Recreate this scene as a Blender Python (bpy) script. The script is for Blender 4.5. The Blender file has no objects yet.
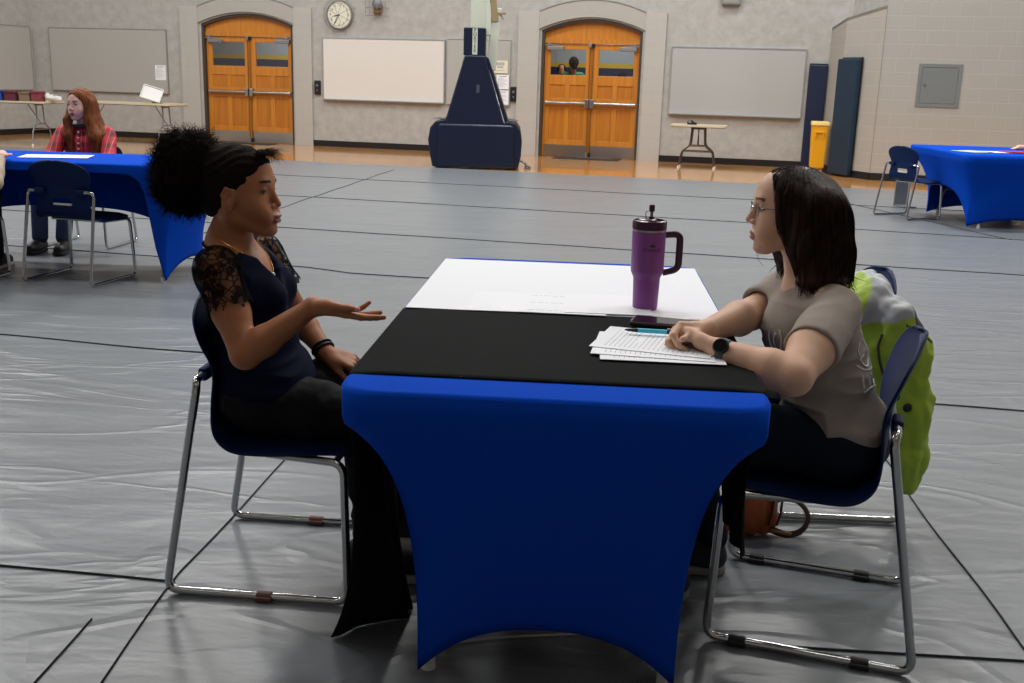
import bpy, bmesh, math, random
import numpy as np
from mathutils import Vector, Matrix
from mathutils.bvhtree import BVHTree
random.seed(7); RNG = np.random.default_rng(11)
COL = bpy.context.scene.collection
PI = math.pi

# ------------------------------------------------------------------ materials
def hexc(h):
    h = h.lstrip('#'); c = [int(h[i:i+2], 16) / 255 for i in (0, 2, 4)]
    return tuple(((x / 12.92) if x <= .04045 else ((x + .055) / 1.055) ** 2.4) for x in c) + (1,)
class NT:
    def __init__(s, m): s.t = m.node_tree; s.n = s.t.nodes; s.l = s.t.links
    def add(s, typ, **kw):
        n = s.n.new(typ)
        for k, v in kw.items():
            if k in n.inputs: n.inputs[k].default_value = v
            else: setattr(n, k, v)
        return n
    def link(s, a, b): s.l.new(a, b)
MATS = {}
def mat(name, col, rough=.6, metal=0, noise=0, nscale=20, bump=0, bscale=60, spec=.5, sheen=0, sss=0, stretch=None, trans=0, emit=None, estr=0, coat=0):
    m = bpy.data.materials.new(name); m.use_nodes = True
    k = NT(m); b = k.n['Principled BSDF']
    c = hexc(col) if isinstance(col, str) else tuple(col) + (1,)
    b.inputs['Base Color'].default_value = c
    b.inputs['Roughness'].default_value = rough; b.inputs['Metallic'].default_value = metal
    b.inputs['Specular IOR Level'].default_value = spec
    if sheen: b.inputs['Sheen Weight'].default_value = sheen; b.inputs['Sheen Roughness'].default_value = .4
    if sss: b.inputs['Subsurface Weight'].default_value = sss; b.inputs['Subsurface Radius'].default_value = (.012, .005, .003); b.inputs['Subsurface Scale'].default_value = .6
    if trans: b.inputs['Transmission Weight'].default_value = trans
    if coat: b.inputs['Coat Weight'].default_value = coat
    if emit: b.inputs['Emission Color'].default_value = hexc(emit); b.inputs['Emission Strength'].default_value = estr
    if noise or bump:
        tc = k.add('ShaderNodeTexCoord'); mp = k.add('ShaderNodeMapping'); k.link(tc.outputs['Object'], mp.inputs['Vector'])
        if stretch: mp.inputs['Scale'].default_value = stretch
    if noise:
        nz = k.add('ShaderNodeTexNoise'); nz.inputs['Scale'].default_value = nscale; nz.inputs['Detail'].default_value = 4
        k.link(mp.outputs[0], nz.inputs['Vector'])
        mx = k.add('ShaderNodeMix', data_type='RGBA'); k.link(nz.outputs['Fac'], mx.inputs['Factor'])
        mx.inputs[6].default_value = tuple(max(0, x * (1 - noise)) for x in c[:3]) + (1,)
        mx.inputs[7].default_value = tuple(min(1, x * (1 + noise)) for x in c[:3]) + (1,)
        k.link(mx.outputs[2], b.inputs['Base Color'])
    if bump:
        nb = k.add('ShaderNodeTexNoise'); nb.inputs['Scale'].default_value = bscale; nb.inputs['Detail'].default_value = 3
        k.link(mp.outputs[0], nb.inputs['Vector'])
        bp = k.add('ShaderNodeBump'); bp.inputs['Strength'].default_value = bump; bp.inputs['Distance'].default_value = .01
        k.link(nb.outputs['Fac'], bp.inputs['Height']); k.link(bp.outputs[0], b.inputs['Normal'])
    MATS[name] = m
    return m

# ------------------------------------------------------------------ mesh builder
def fillet(pts, r, n=5):
    pts = [Vector(p) for p in pts]; out = [pts[0]]
    for i in range(1, len(pts) - 1):
        a, b, c = pts[i-1], pts[i], pts[i+1]
        u = (a - b); v = (c - b); rr = min(r, u.length * .45, v.length * .45)
        p0 = b + u.normalized() * rr; p1 = b + v.normalized() * rr
        for j in range(n + 1):
            t = j / n; out.append(p0 * (1-t)**2 + b * 2*t*(1-t) + p1 * t*t)
    out.append(pts[-1]); return out
class MB:
    def __init__(s): s.v = []; s.f = []; s.m = []
    def add(s, vs, fs, mi=0):
        o = len(s.v); s.v += [tuple(v) for v in vs]; s.f += [tuple(i + o for i in f) for f in fs]; s.m += [mi] * len(fs); return s
    def box(s, c, d, mi=0, rz=0, R=None):
        hx, hy, hz = d[0]/2, d[1]/2, d[2]/2; c = Vector(c)
        M = R if R is not None else Matrix.Rotation(rz, 3, 'Z')
        vs = [c + M @ Vector((x*hx, y*hy, z*hz)) for x in (-1, 1) for y in (-1, 1) for z in (-1, 1)]
        return s.add(vs, [(0,1,3,2), (4,6,7,5), (0,4,5,1), (2,3,7,6), (0,2,6,4), (1,5,7,3)], mi)
    def bx(s, x0, x1, y0, y1, z0, z1, mi=0):
        return s.box(((x0+x1)/2, (y0+y1)/2, (z0+z1)/2), (x1-x0, y1-y0, z1-z0), mi)
    def tube(s, pts, r, n=10, mi=0, closed=False, cap=True, flat=1.0):
        pts = [Vector(p) for p in pts]; N = len(pts); rs = r if isinstance(r, (list, tuple)) else [r] * N
        vs = []; up = None
        for i, p in enumerate(pts):
            if closed: t = (pts[(i+1) % N] - pts[i-1])
            else: t = (pts[min(i+1, N-1)] - pts[max(i-1, 0)])
            t.normalize()
            if up is None:
                up = Vector((0, 0, 1)) if abs(t.z) < .9 else Vector((1, 0, 0))
            up = (up - t * up.dot(t)); 
            if up.length < 1e-5: up = t.orthogonal()
            up.normalize(); sd = t.cross(up)
            for k in range(n):
                a = 2*PI*k/n; vs.append(p + up * math.cos(a) * rs[i] + sd * math.sin(a) * rs[i] * flat)
        fs = []
        M = N if closed else N - 1
        for i in range(M):
            for k in range(n):
                a = i*n+k; b = i*n+(k+1) % n; c = ((i+1) % N)*n+(k+1) % n; d = ((i+1) % N)*n+k
                fs.append((a, b, c, d))
        if cap and not closed: fs.append(tuple(range(n-1, -1, -1))); fs.append(tuple((N-1)*n+k for k in range(n)))
        return s.add(vs, fs, mi)
    def cyl(s, a, b, r, n=20, mi=0, r2=None):
        return s.tube([a, b], [r, r if r2 is None else r2], n, mi)
    def lathe(s, prof, c=(0, 0, 0), n=32, mi=0, ax='z'):
        vs = []; N = len(prof)
        for (r, z) in prof:
            for k in range(n):
                a = 2*PI*k/n; x, y = r*math.cos(a), r*math.sin(a)
                p = (x, y, z) if ax == 'z' else (x, z, y)
                vs.append((p[0]+c[0], p[1]+c[1], p[2]+c[2]))
        fs = [(i*n+k, i*n+(k+1) % n, (i+1)*n+(k+1) % n, (i+1)*n+k) for i in range(N-1) for k in range(n)]
        fs += [tuple(range(n-1, -1, -1)), tuple((N-1)*n+k for k in range(n))]
        return s.add(vs, fs, mi)
    def sph(s, c, r, n=12, mi=0):
        r = r if isinstance(r, (tuple, list)) else (r, r, r)
        vs = []; m = n//2
        for i in range(m+1):
            t = PI*i/m; t = min(max(t, .02), PI-.02)
            for k in range(n):
                a = 2*PI*k/n; vs.append((c[0]+r[0]*math.sin(t)*math.cos(a), c[1]+r[1]*math.sin(t)*math.sin(a), c[2]+r[2]*math.cos(t)))
        fs = [(i*n+k, (i+1)*n+k, (i+1)*n+(k+1) % n, i*n+(k+1) % n) for i in range(m) for k in range(n)]
        fs += [tuple(range(n)), tuple(m*n+k for k in range(n-1, -1, -1))]
        return s.add(vs, fs, mi)
    def prism(s, poly, y0, y1, mi=0):      # poly in (x,z), extruded along y
        n = len(poly)
        vs = [(x, y0, z) for x, z in poly] + [(x, y1, z) for x, z in poly]
        fs = [tuple(range(n)), tuple(range(2*n-1, n-1, -1))] + [(i, i+n, (i+1) % n+n, (i+1) % n) for i in range(n)]
        return s.add(vs, fs, mi)
    def slab(s, poly, z0, z1, mi=0):       # poly in (x,y), extruded along z
        n = len(poly)
        vs = [(x, y, z0) for x, y in poly] + [(x, y, z1) for x, y in poly]
        fs = [tuple(range(n-1, -1, -1)), tuple(range(n, 2*n))] + [(i, (i+1) % n, (i+1) % n+n, i+n) for i in range(n)]
        return s.add(vs, fs, mi)
    def grid(s, P, mi=0, wrap=False):      # P[i][j] -> points
        ni, nj = len(P), len(P[0]); vs = [p for row in P for p in row]
        fs = [(i*nj+j, i*nj+(j+1) % nj, (i+1)*nj+(j+1) % nj, (i+1)*nj+j) for i in range(ni-1) for j in range(nj if wrap else nj-1)]
        return s.add(vs, fs, mi)
    def build(s, name, mats, parent=None, smooth=False, bevel=0, bseg=2, loc=None, rz=0, solid=0, sub=0, fixn=True, kind=None, world=False):
        """parent given: vertices are in the parent's frame (world=True: in world coordinates)."""
        off = Vector((0, 0, 0))
        if parent is not None and world: off = wloc(parent)
        if parent is None and loc is None:
            a = np.array(s.v); off = Vector(((a[:,0].min()+a[:,0].max())/2, (a[:,1].min()+a[:,1].max())/2, a[:,2].min()))
        me = bpy.data.meshes.new(name)
        me.from_pydata([(v[0]-off[0], v[1]-off[1], v[2]-off[2]) for v in s.v], [], s.f)
        mats = mats if isinstance(mats, (list, tuple)) else [mats]
        for m in mats: me.materials.append(m)
        if len(mats) > 1: me.polygons.foreach_set('material_index', s.m)
        if fixn:
            bm = bmesh.new(); bm.from_mesh(me); bmesh.ops.recalc_face_normals(bm, faces=bm.faces); bm.to_mesh(me); bm.free()
        if smooth:
            me.polygons.foreach_set('use_smooth', [True]*len(me.polygons))
            try: me.set_sharp_from_angle(angle=math.radians(50))
            except Exception: pass
        o = bpy.data.objects.new(name, me); COL.objects.link(o)
        if parent is not None: o.parent = parent
        else: o.location = off if loc is None else loc; o.rotation_euler = (0, 0, rz)
        if bevel:
            b = o.modifiers.new('b', 'BEVEL'); b.width = bevel; b.segments = bseg; b.limit_method = 'ANGLE'; b.angle_limit = .6
        if solid:
            q = o.modifiers.new('s', 'SOLIDIFY'); q.thickness = solid; q.offset = 0
        if sub:
            q = o.modifiers.new('u', 'SUBSURF'); q.levels = sub; q.render_levels = sub
        if kind: o['kind'] = kind
        return o
def wloc(o):
    v = Vector((0, 0, 0))
    while o is not None: v = v+Vector(o.location); o = o.parent
    return v
def tag(o, label, cat, group=None, kind=None):
    o['label'] = label; o['category'] = cat
    if group: o['group'] = group
    if kind: o['kind'] = kind
    return o
def thing(name, label, cat, loc=(0, 0, 0), rz=0, group=None):
    o = bpy.data.objects.new(name, None); COL.objects.link(o); o.empty_display_size = .1
    o.location = loc; o.rotation_euler = (0, 0, rz)
    return tag(o, label, cat, group)
def structure(o): o['kind'] = 'structure'; return o
def text_obj(name, txt, size, m, parent, loc, rot, depth=.0006, align='CENTER', spacing=1):
    c = bpy.data.curves.new(name, 'FONT'); c.body = txt; c.size = size; c.extrude = depth; c.align_x = align; c.align_y = 'CENTER'; c.space_character = spacing
    t = bpy.data.objects.new(name, c); COL.objects.link(t)
    dg = bpy.context.evaluated_depsgraph_get(); me = bpy.data.meshes.new_from_object(t.evaluated_get(dg)); bpy.data.objects.remove(t)
    me.materials.clear(); me.materials.append(m)
    o = bpy.data.objects.new(name, me); COL.objects.link(o); o.parent = parent; o.location = loc; o.rotation_euler = rot
    return o
def catmull(P, n):
    P = [np.array(p, float) for p in P]; out = []
    for i in range(len(P)-1):
        a = P[max(i-1, 0)]; b = P[i]; c = P[i+1]; d = P[min(i+2, len(P)-1)]
        for j in range(n):
            t = j/n; out.append(.5*((2*b)+(-a+c)*t+(2*a-5*b+4*c-d)*t*t+(-a+3*b-3*c+d)*t**3))
    out.append(P[-1]); return out

# ------------------------------------------------------------------ value noise (numpy)
_perm = RNG.random(4096).astype(np.float32)
def vnoise(P, f):
    Q = P * f; I = np.floor(Q).astype(np.int64); F = (Q - I); F = F*F*(3-2*F); r = 0
    for dx in (0, 1):
        wx = F[:, 0] if dx else 1-F[:, 0]
        for dy in (0, 1):
            wy = F[:, 1] if dy else 1-F[:, 1]
            for dz in (0, 1):
                wz = F[:, 2] if dz else 1-F[:, 2]
                h = ((I[:, 0]+dx)*73856093 ^ (I[:, 1]+dy)*19349663 ^ (I[:, 2]+dz)*83492791) & 4095
                r = r + wx*wy*wz*_perm[h]
    return r*2-1

# ------------------------------------------------------------------ implicit-surface modelling: one continuous smooth skin
class SDF:
    def __init__(s): s.ops = []
    def cap(s, a, b, ra, rb=None, k=.01, sub=False):
        s.ops.append(('c', np.array(a, float), np.array(b, float), ra, ra if rb is None else rb, k, sub)); return s
    def chain(s, pts, rs, k=.01):
        for i in range(len(pts)-1): s.cap(pts[i], pts[i+1], rs[i], rs[i+1], k)
        return s
    def ell(s, c, r, R=None, k=.01, sub=False):
        r = (r, r, r) if not hasattr(r, '__len__') else r
        s.ops.append(('e', np.array(c, float), np.array(r, float), np.eye(3) if R is None else np.array(R, float), None, k, sub)); return s
    def cut(s, p, n, k=.003):
        n = np.array(n, float); s.ops.append(('p', np.array(p, float), n/np.linalg.norm(n), None, None, k, False)); return s
    @staticmethod
    def prim(o, P):
        if o[0] == 'c':
            a, b = o[1], o[2]; ba = b-a; L = max(ba@ba, 1e-12); d = P-a
            h = np.clip(d@ba/L, 0, 1)
            return np.sqrt(((d-h[:, None]*ba)**2).sum(1))-(o[3]+(o[4]-o[3])*h)
        if o[0] == 'e':
            q = (P-o[1])@o[3]; r = o[2]
            k0 = np.sqrt(((q/r)**2).sum(1)); k1 = np.sqrt(((q/(r*r))**2).sum(1))
            return np.where(k1 < 1e-6, -r.min(), k0*(k0-1)/np.maximum(k1, 1e-6))
        return (P-o[1])@o[2]
    @staticmethod
    def comb(o, d, e):
        k = o[5]
        if o[0] == 'p': h = np.maximum(k-np.abs(d-e), 0)/k; return np.maximum(d, e)+h*h*k*.25
        if o[6]: e = -e; h = np.maximum(k-np.abs(d-e), 0)/k; return np.maximum(d, e)+h*h*k*.25
        h = np.maximum(k-np.abs(d-e), 0)/k; return np.minimum(d, e)-h*h*k*.25
    def eval(s, P):
        d = np.full(len(P), 1e3)
        for o in s.ops: d = s.comb(o, d, s.prim(o, P))
        return d
    def grad(s, P, e=.002):
        g = np.stack([s.eval(P+np.eye(3)[i]*e)-s.eval(P-np.eye(3)[i]*e) for i in range(3)], 1)
        return g/np.maximum(np.linalg.norm(g, axis=1, keepdims=True), 1e-9)
    def mesh(s, h=.0025, B=12):
        lo = np.full(3, 1e9); hi = -lo
        for o in s.ops:
            if o[0] == 'c': r = max(o[3], o[4])+.02; pts = [o[1]-r, o[2]-r, o[1]+r, o[2]+r]
            elif o[0] == 'e': r = o[2].max()+.02; pts = [o[1]-r, o[1]+r]
            else: continue
            if o[6]: continue
            for p in pts: lo = np.minimum(lo, p); hi = np.maximum(hi, p)
        w = B*h; nb = np.ceil((hi-lo)/w).astype(int); hd = w*math.sqrt(3)/2
        g = np.stack(np.meshgrid(*[np.arange(n) for n in nb], indexing='ij'), -1).reshape(-1, 3)
        cen = lo+(g+.5)*w
        d = np.full(len(cen), 1e3); pe = []
        for o in s.ops: e = s.prim(o, cen); pe.append(e); d = s.comb(o, d, e)
        act = np.abs(d) < hd*1.6+.004
        g = g[act]; d0 = d[act]; pe = [e[act] for e in pe]
        n = B+1; off = np.stack(np.meshgrid(*[np.arange(n)]*3, indexing='ij'), -1).reshape(-1, 3)*h
        keysA = []; vertsA = []; quads = []
        NX = (nb*B+4)
        def key(c): return ((c[:, 0]+1)*NX[1]+(c[:, 1]+1))*NX[2]+c[:, 2]+1
        edges = []
        CH = 300
        c8 = np.array([(a, b, c) for a in (0, 1) for b in (0, 1) for c in (0, 1)])
        e12 = [(i, j) for i in range(8) for j in range(i+1, 8) if np.abs(c8[i]-c8[j]).sum() == 1]
        for st in range(0, len(g), CH):
            gb = g[st:st+CH]; M = len(gb)
            P = (lo+gb*w)[:, None, :]+off[None]
            D = np.full((M, n**3), 1e3)
            for oi, o in enumerate(s.ops):
                ec = pe[oi][st:st+CH]; k = o[5]
                if o[0] == 'p' or o[6]:
                    m = np.abs(ec) < 4*hd+k if o[6] else (ec > -hd*2.2-k)
                    if o[6]: m = ec < hd*2+k
                else: m = ec-hd*1.5 < np.maximum(d0[st:st+CH], 0)+hd*1.5+k+.01
                if oi == 0: m[:] = True
                if not m.any(): continue
                Pm = P[m].reshape(-1, 3); e = s.prim(o, Pm)
                D[m] = s.comb(o, D[m].reshape(-1), e).reshape(-1, n**3)
            V = D.reshape(M, n, n, n); S = V < 0
            cnt = sum(S[:, a:a+B, b:b+B, c:c+B].astype(np.int8) for a in (0, 1) for b in (0, 1) for c in (0, 1))
            idx = np.argwhere((cnt > 0) & (cnt < 8))
            if len(idx):
                vals = np.stack([V[idx[:, 0], idx[:, 1]+a, idx[:, 2]+b, idx[:, 3]+c] for a, b, c in c8], 1)
                acc = np.zeros((len(idx), 3)); ct = np.zeros(len(idx))
                for i, j in e12:
                    vi, vj = vals[:, i], vals[:, j]; m = (vi < 0) != (vj < 0)
                    t = np.where(m, vi/np.where(m, vi-vj, 1), 0)
                    acc += np.where(m[:, None], c8[i]+t[:, None]*(c8[j]-c8[i]), 0); ct += m
                cell = gb[idx[:, 0]]*B+idx[:, 1:]
                keysA.append(key(cell)); vertsA.append(lo+(cell+acc/ct[:, None])*h)
            for ax in range(3):
                sl0 = [slice(None), slice(0, B), slice(0, B), slice(0, B)]; sl1 = list(sl0); sl1[ax+1] = slice(1, B+1)
                A = S[tuple(sl0)]; Bb = S[tuple(sl1)]
                ii = np.argwhere(A != Bb)
                if len(ii): edges.append((ax, gb[ii[:, 0]]*B+ii[:, 1:], A[tuple(ii.T)]))
        K = np.concatenate(keysA); Vv = np.concatenate(vertsA)
        K, ui = np.unique(K, return_index=True); Vv = Vv[ui]
        for ax, c, sg in edges:
            u, v = [(1, 2), (2, 0), (0, 1)][ax]
            q = []; ok = np.ones(len(c), bool)
            for du, dv in ((-1, -1), (0, -1), (0, 0), (-1, 0)):
                cc = c.copy(); cc[:, u] += du; cc[:, v] += dv; kk = key(cc)
                p = np.clip(np.searchsorted(K, kk), 0, len(K)-1); ok &= K[p] == kk; q.append(p)
            q = np.stack(q, 1); q[~sg] = q[~sg][:, ::-1]; quads.append(q[ok])
        Q = np.concatenate(quads)
        # light smoothing
        E = np.concatenate([Q[:, [0, 1]], Q[:, [1, 2]], Q[:, [2, 3]], Q[:, [3, 0]]])
        deg = np.bincount(E[:, 0], minlength=len(Vv))+np.bincount(E[:, 1], minlength=len(Vv))
        for lam in (.45, .3):
            S3 = np.stack([np.bincount(E[:, 0], Vv[E[:, 1], i], len(Vv))+np.bincount(E[:, 1], Vv[E[:, 0], i], len(Vv)) for i in range(3)], 1)/np.maximum(deg, 1)[:, None]
            Vv = Vv+(S3-Vv)*lam
        return Vv, Q
def mesh_np(name, V, Q, mats, parent=None, mi=None, smooth=True):
    off = np.array(wloc(parent)) if parent is not None else np.zeros(3)
    me = bpy.data.meshes.new(name); n = Q.shape[1]
    me.vertices.add(len(V)); me.vertices.foreach_set('co', (V-off).astype(np.float32).ravel())
    me.loops.add(Q.size); me.loops.foreach_set('vertex_index', Q.astype(np.int32).ravel())
    me.polygons.add(len(Q)); me.polygons.foreach_set('loop_start', np.arange(0, Q.size, n, dtype=np.int32))
    try: me.polygons.foreach_set('loop_total', np.full(len(Q), n, dtype=np.int32))
    except Exception: pass
    mats = mats if isinstance(mats, (list, tuple)) else [mats]
    for m in mats: me.materials.append(m)
    if mi is not None: me.polygons.foreach_set('material_index', mi.astype(np.int32))
    me.polygons.foreach_set('use_smooth', np.full(len(Q), smooth))
    me.update(calc_edges=True); me.validate()
    o = bpy.data.objects.new(name, me); COL.objects.link(o)
    if parent is not None: o.parent = parent
    return o
def vnorm(V, Q):
    nn = np.cross(V[Q[:, 2]]-V[Q[:, 0]], V[Q[:, 3]]-V[Q[:, 1]]); N = np.zeros_like(V)
    for j in range(4):
        for i in range(3): N[:, i] += np.bincount(Q[:, j], nn[:, i], len(V))
    return N/np.maximum(np.linalg.norm(N, axis=1, keepdims=True), 1e-12)
def sdf_obj(name, B, mats, parent, h=.003, disp=None, classify=None):
    V, Q = B.mesh(h)
    if disp is not None: V = V+vnorm(V, Q)*disp(V)[:, None]
    mi = classify(V[Q].mean(1)) if classify else None
    return mesh_np(name, V, Q, mats, parent, mi), V, Q
def strands_mesh(name, paths, r0, r1, mats, parent, n=3, mi=None):
    """paths [S,K,3] -> thin tapering hairs in one mesh"""
    S, K, _ = paths.shape; T = np.gradient(paths, axis=1); T /= np.maximum(np.linalg.norm(T, axis=2, keepdims=True), 1e-9)
    a = np.cross(T, np.array([.31, .2, .93])); a /= np.maximum(np.linalg.norm(a, axis=2, keepdims=True), 1e-9); b = np.cross(T, a)
    rr = np.linspace(r0, r1, K)[None, :, None]
    V = np.stack([paths+rr*(a*math.cos(2*PI*i/n)+b*math.sin(2*PI*i/n)) for i in range(n)], 2)  # S,K,n,3
    idx = np.arange(S*K*n).reshape(S, K, n); q = []
    for i in range(n):
        j = (i+1) % n; q.append(np.stack([idx[:, :-1, i], idx[:, :-1, j], idx[:, 1:, j], idx[:, 1:, i]], -1).reshape(-1, 4))
    Q = np.concatenate(q); m = None
    if mi is not None: m = np.concatenate([np.repeat(mi, K-1)]*n)
    return mesh_np(name, V.reshape(-1, 3), Q, mats, parent, m)
def trace(B, P, dirf, steps, dl, off):
    """follow a direction field over the surface of B, offset outwards"""
    out = [];
    for i in range(steps):
        for _ in range(2):
            g = B.grad(P); P = P-g*(B.eval(P)-off)[:, None]
        out.append(P.copy()); D = dirf(P, i/steps); D = D-g*(D*g).sum(1)[:, None]*.9; D /= np.maximum(np.linalg.norm(D, axis=1, keepdims=True), 1e-9)
        P = P+D*dl
    return np.stack(out, 1)
# ================================================================== MATERIALS
def tarp_material():
    m = bpy.data.materials.new('tarp_grey'); m.use_nodes = True; k = NT(m); b = k.n['Principled BSDF']
    tc = k.add('ShaderNodeTexCoord'); mp = k.add('ShaderNodeMapping'); k.link(tc.outputs['Object'], mp.inputs[0])
    mp.inputs['Rotation'].default_value = (0, 0, .22); mp.inputs['Scale'].default_value = (.55, 1.5, 1)
    def nz(sc, det, dist, src=mp):
        n = k.add('ShaderNodeTexNoise'); n.inputs['Scale'].default_value = sc; n.inputs['Detail'].default_value = det; n.inputs['Distortion'].default_value = dist
        k.link(src.outputs[0], n.inputs['Vector']); return n
    def ridge(n, w):
        a = k.add('ShaderNodeMath', operation='SUBTRACT'); k.link(n.outputs['Fac'], a.inputs[0]); a.inputs[1].default_value = .5
        c = k.add('ShaderNodeMath', operation='ABSOLUTE'); k.link(a.outputs[0], c.inputs[0])
        r = k.add('ShaderNodeMapRange'); k.link(c.outputs[0], r.inputs[0]); r.inputs[1].default_value = 0; r.inputs[2].default_value = w; r.inputs[3].default_value = 1; r.inputs[4].default_value = 0
        return r
    mp2 = k.add('ShaderNodeMapping'); k.link(tc.outputs['Object'], mp2.inputs[0]); mp2.inputs['Rotation'].default_value = (0, 0, -.75); mp2.inputs['Scale'].default_value = (.5, 1.6, 1)
    r1 = ridge(nz(1.3, 3, .9), .035); r2 = ridge(nz(1.0, 2, .5, mp2), .022); n3 = nz(3.2, 5, .4); n4 = nz(11, 4, .2)
    def math_(op, a, bb):
        x = k.add('ShaderNodeMath', operation=op)
        for i, v in enumerate((a, bb)):
            if isinstance(v, (int, float)): x.inputs[i].default_value = v
            else: k.link(v.outputs[0], x.inputs[i])
        return x
    h = math_('ADD', math_('MULTIPLY', r1, .17), math_('MULTIPLY', r2, .15))
    h = math_('ADD', h, math_('MULTIPLY', n3, .8)); h = math_('ADD', h, math_('MULTIPLY', n4, .12))
    bp = k.add('ShaderNodeBump'); bp.inputs['Strength'].default_value = .6; bp.inputs['Distance'].default_value = .025
    k.link(h.outputs[0], bp.inputs['Height']); k.link(bp.outputs[0], b.inputs['Normal'])
    mx = k.add('ShaderNodeMix', data_type='RGBA'); k.link(n3.outputs['Fac'], mx.inputs['Factor'])
    mx.inputs[6].default_value = hexc('#6c7176'); mx.inputs[7].default_value = hexc('#7b8187'); k.link(mx.outputs[2], b.inputs['Base Color'])
    b.inputs['Roughness'].default_value = .34; b.inputs['Specular IOR Level'].default_value = .6
    return m
M_TARP = tarp_material()
def wood_floor_material():
    m = bpy.data.materials.new('gym_maple'); m.use_nodes = True; k = NT(m); b = k.n['Principled BSDF']
    tc = k.add('ShaderNodeTexCoord'); br = k.add('ShaderNodeTexBrick'); mp = k.add('ShaderNodeMapping'); mp.inputs['Rotation'].default_value = (0, 0, .23)
    k.link(tc.outputs['Object'], mp.inputs[0]); k.link(mp.outputs[0], br.inputs['Vector'])
    br.inputs['Color1'].default_value = hexc('#d29a5c'); br.inputs['Color2'].default_value = hexc('#bd8446'); br.inputs['Mortar'].default_value = hexc('#7d4f28')
    br.inputs['Scale'].default_value = 1; br.inputs['Brick Width'].default_value = 1.1; br.inputs['Row Height'].default_value = .09; br.inputs['Mortar Size'].default_value = .002
    k.link(br.outputs['Color'], b.inputs['Base Color']); b.inputs['Roughness'].default_value = .12; b.inputs['Coat Weight'].default_value = .3
    return m
M_WOODF = wood_floor_material()
def plaster_material(name, c1, c2, sc=1.6):
    m = bpy.data.materials.new(name); m.use_nodes = True; k = NT(m); b = k.n['Principled BSDF']
    tc = k.add('ShaderNodeTexCoord')
    n = k.add('ShaderNodeTexNoise'); n.inputs['Scale'].default_value = sc*4; n.inputs['Detail'].default_value = 6; n.inputs['Roughness'].default_value = .6; k.link(tc.outputs['Object'], n.inputs['Vector'])
    r = k.add('ShaderNodeValToRGB'); k.link(n.outputs['Fac'], r.inputs[0]); r.color_ramp.elements[0].position = .36; r.color_ramp.elements[1].position = .66
    r.color_ramp.elements[0].color = hexc(c1); r.color_ramp.elements[1].color = hexc(c2)
    k.link(r.outputs[0], b.inputs['Base Color']); b.inputs['Roughness'].default_value = .75
    return m
M_PLASTER = plaster_material('acoustic_plaster', '#a1a09c', '#b0afac')
def block_material(name, c1, c2, mortar, w=.4, h=.2, axis='xz', ms=.006):
    m = bpy.data.materials.new(name); m.use_nodes = True; k = NT(m); b = k.n['Principled BSDF']
    tc = k.add('ShaderNodeTexCoord'); sp = k.add('ShaderNodeSeparateXYZ'); cb = k.add('ShaderNodeCombineXYZ'); k.link(tc.outputs['Object'], sp.inputs[0])
    k.link(sp.outputs['X' if axis[0] == 'x' else 'Y'], cb.inputs[0]); k.link(sp.outputs['Z'], cb.inputs[1])
    br = k.add('ShaderNodeTexBrick'); k.link(cb.outputs[0], br.inputs['Vector']); br.inputs['Scale'].default_value = 1
    br.inputs['Color1'].default_value = hexc(c1); br.inputs['Color2'].default_value = hexc(c2); br.inputs['Mortar'].default_value = hexc(mortar)
    br.inputs['Brick Width'].default_value = w; br.inputs['Row Height'].default_value = h; br.inputs['Mortar Size'].default_value = ms; br.inputs['Mortar Smooth'].default_value = .3
    k.link(br.outputs['Color'], b.inputs['Base Color']); b.inputs['Roughness'].default_value = .6
    bp = k.add('ShaderNodeBump'); bp.inputs['Strength'].default_value = .25; bp.inputs['Distance'].default_value = .004; bp.invert = True
    k.link(br.outputs['Fac'], bp.inputs['Height']); k.link(bp.outputs[0], b.inputs['Normal'])
    return m
M_PIL = block_material('pilaster_block', '#b1afaa', '#afada8', '#aaa8a3', .6, .2, ms=.004)
M_BLOCK = block_material('painted_block', '#a6a39d', '#a4a19b', '#b0ada7', .4, .2, ms=.005)
M_ARCH = mat('arch_stone', '#a9a7a1', .8, noise=.04, nscale=8)
M_CEIL = mat('ceiling_paint', '#b9b7b0', .9)
M_BASEB = mat('black_cove_base', '#0d0d0f', .5)
M_DARKFR = mat('door_frame_bronze', '#3d3833', .5)
def door_wood(name, c1, c2):
    m = bpy.data.materials.new(name); m.use_nodes = True; k = NT(m); b = k.n['Principled BSDF']
    tc = k.add('ShaderNodeTexCoord'); mp = k.add('ShaderNodeMapping'); mp.inputs['Scale'].default_value = (14, 14, .9); k.link(tc.outputs['Object'], mp.inputs[0])
    n = k.add('ShaderNodeTexNoise'); n.inputs['Scale'].default_value = 1.5; n.inputs['Detail'].default_value = 6; k.link(mp.outputs[0], n.inputs['Vector'])
    r = k.add('ShaderNodeValToRGB'); k.link(n.outputs['Fac'], r.inputs[0]); r.color_ramp.elements[0].position = .3; r.color_ramp.elements[1].position = .7
    r.color_ramp.elements[0].color = hexc(c1); r.color_ramp.elements[1].color = hexc(c2); k.link(r.outputs[0], b.inputs['Base Color'])
    b.inputs['Roughness'].default_value = .35; return m
M_DOOR = door_wood('oak_door', '#b5701f', '#c98433'); M_DOORP = door_wood('oak_door_panel', '#a9661b', '#bd782b')
M_STEEL = mat('brushed_steel', '#b9b9b8', .3, 1); M_STEELD = mat('grey_steel', '#8b8d90', .45, .6)
M_CHROME = mat('chrome', '#c4c6c8', .14, 1)
M_BRASS = mat('brass_rod', '#9a7a4a', .35, .9); M_BLACK = mat('black_plastic', '#101012', .45)
M_WHITEB = mat('whiteboard_surface', '#d9d6d0', .35, noise=.02, nscale=3); M_ALU = mat('aluminium_trim', '#c3c4c4', .35, .8)
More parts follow.
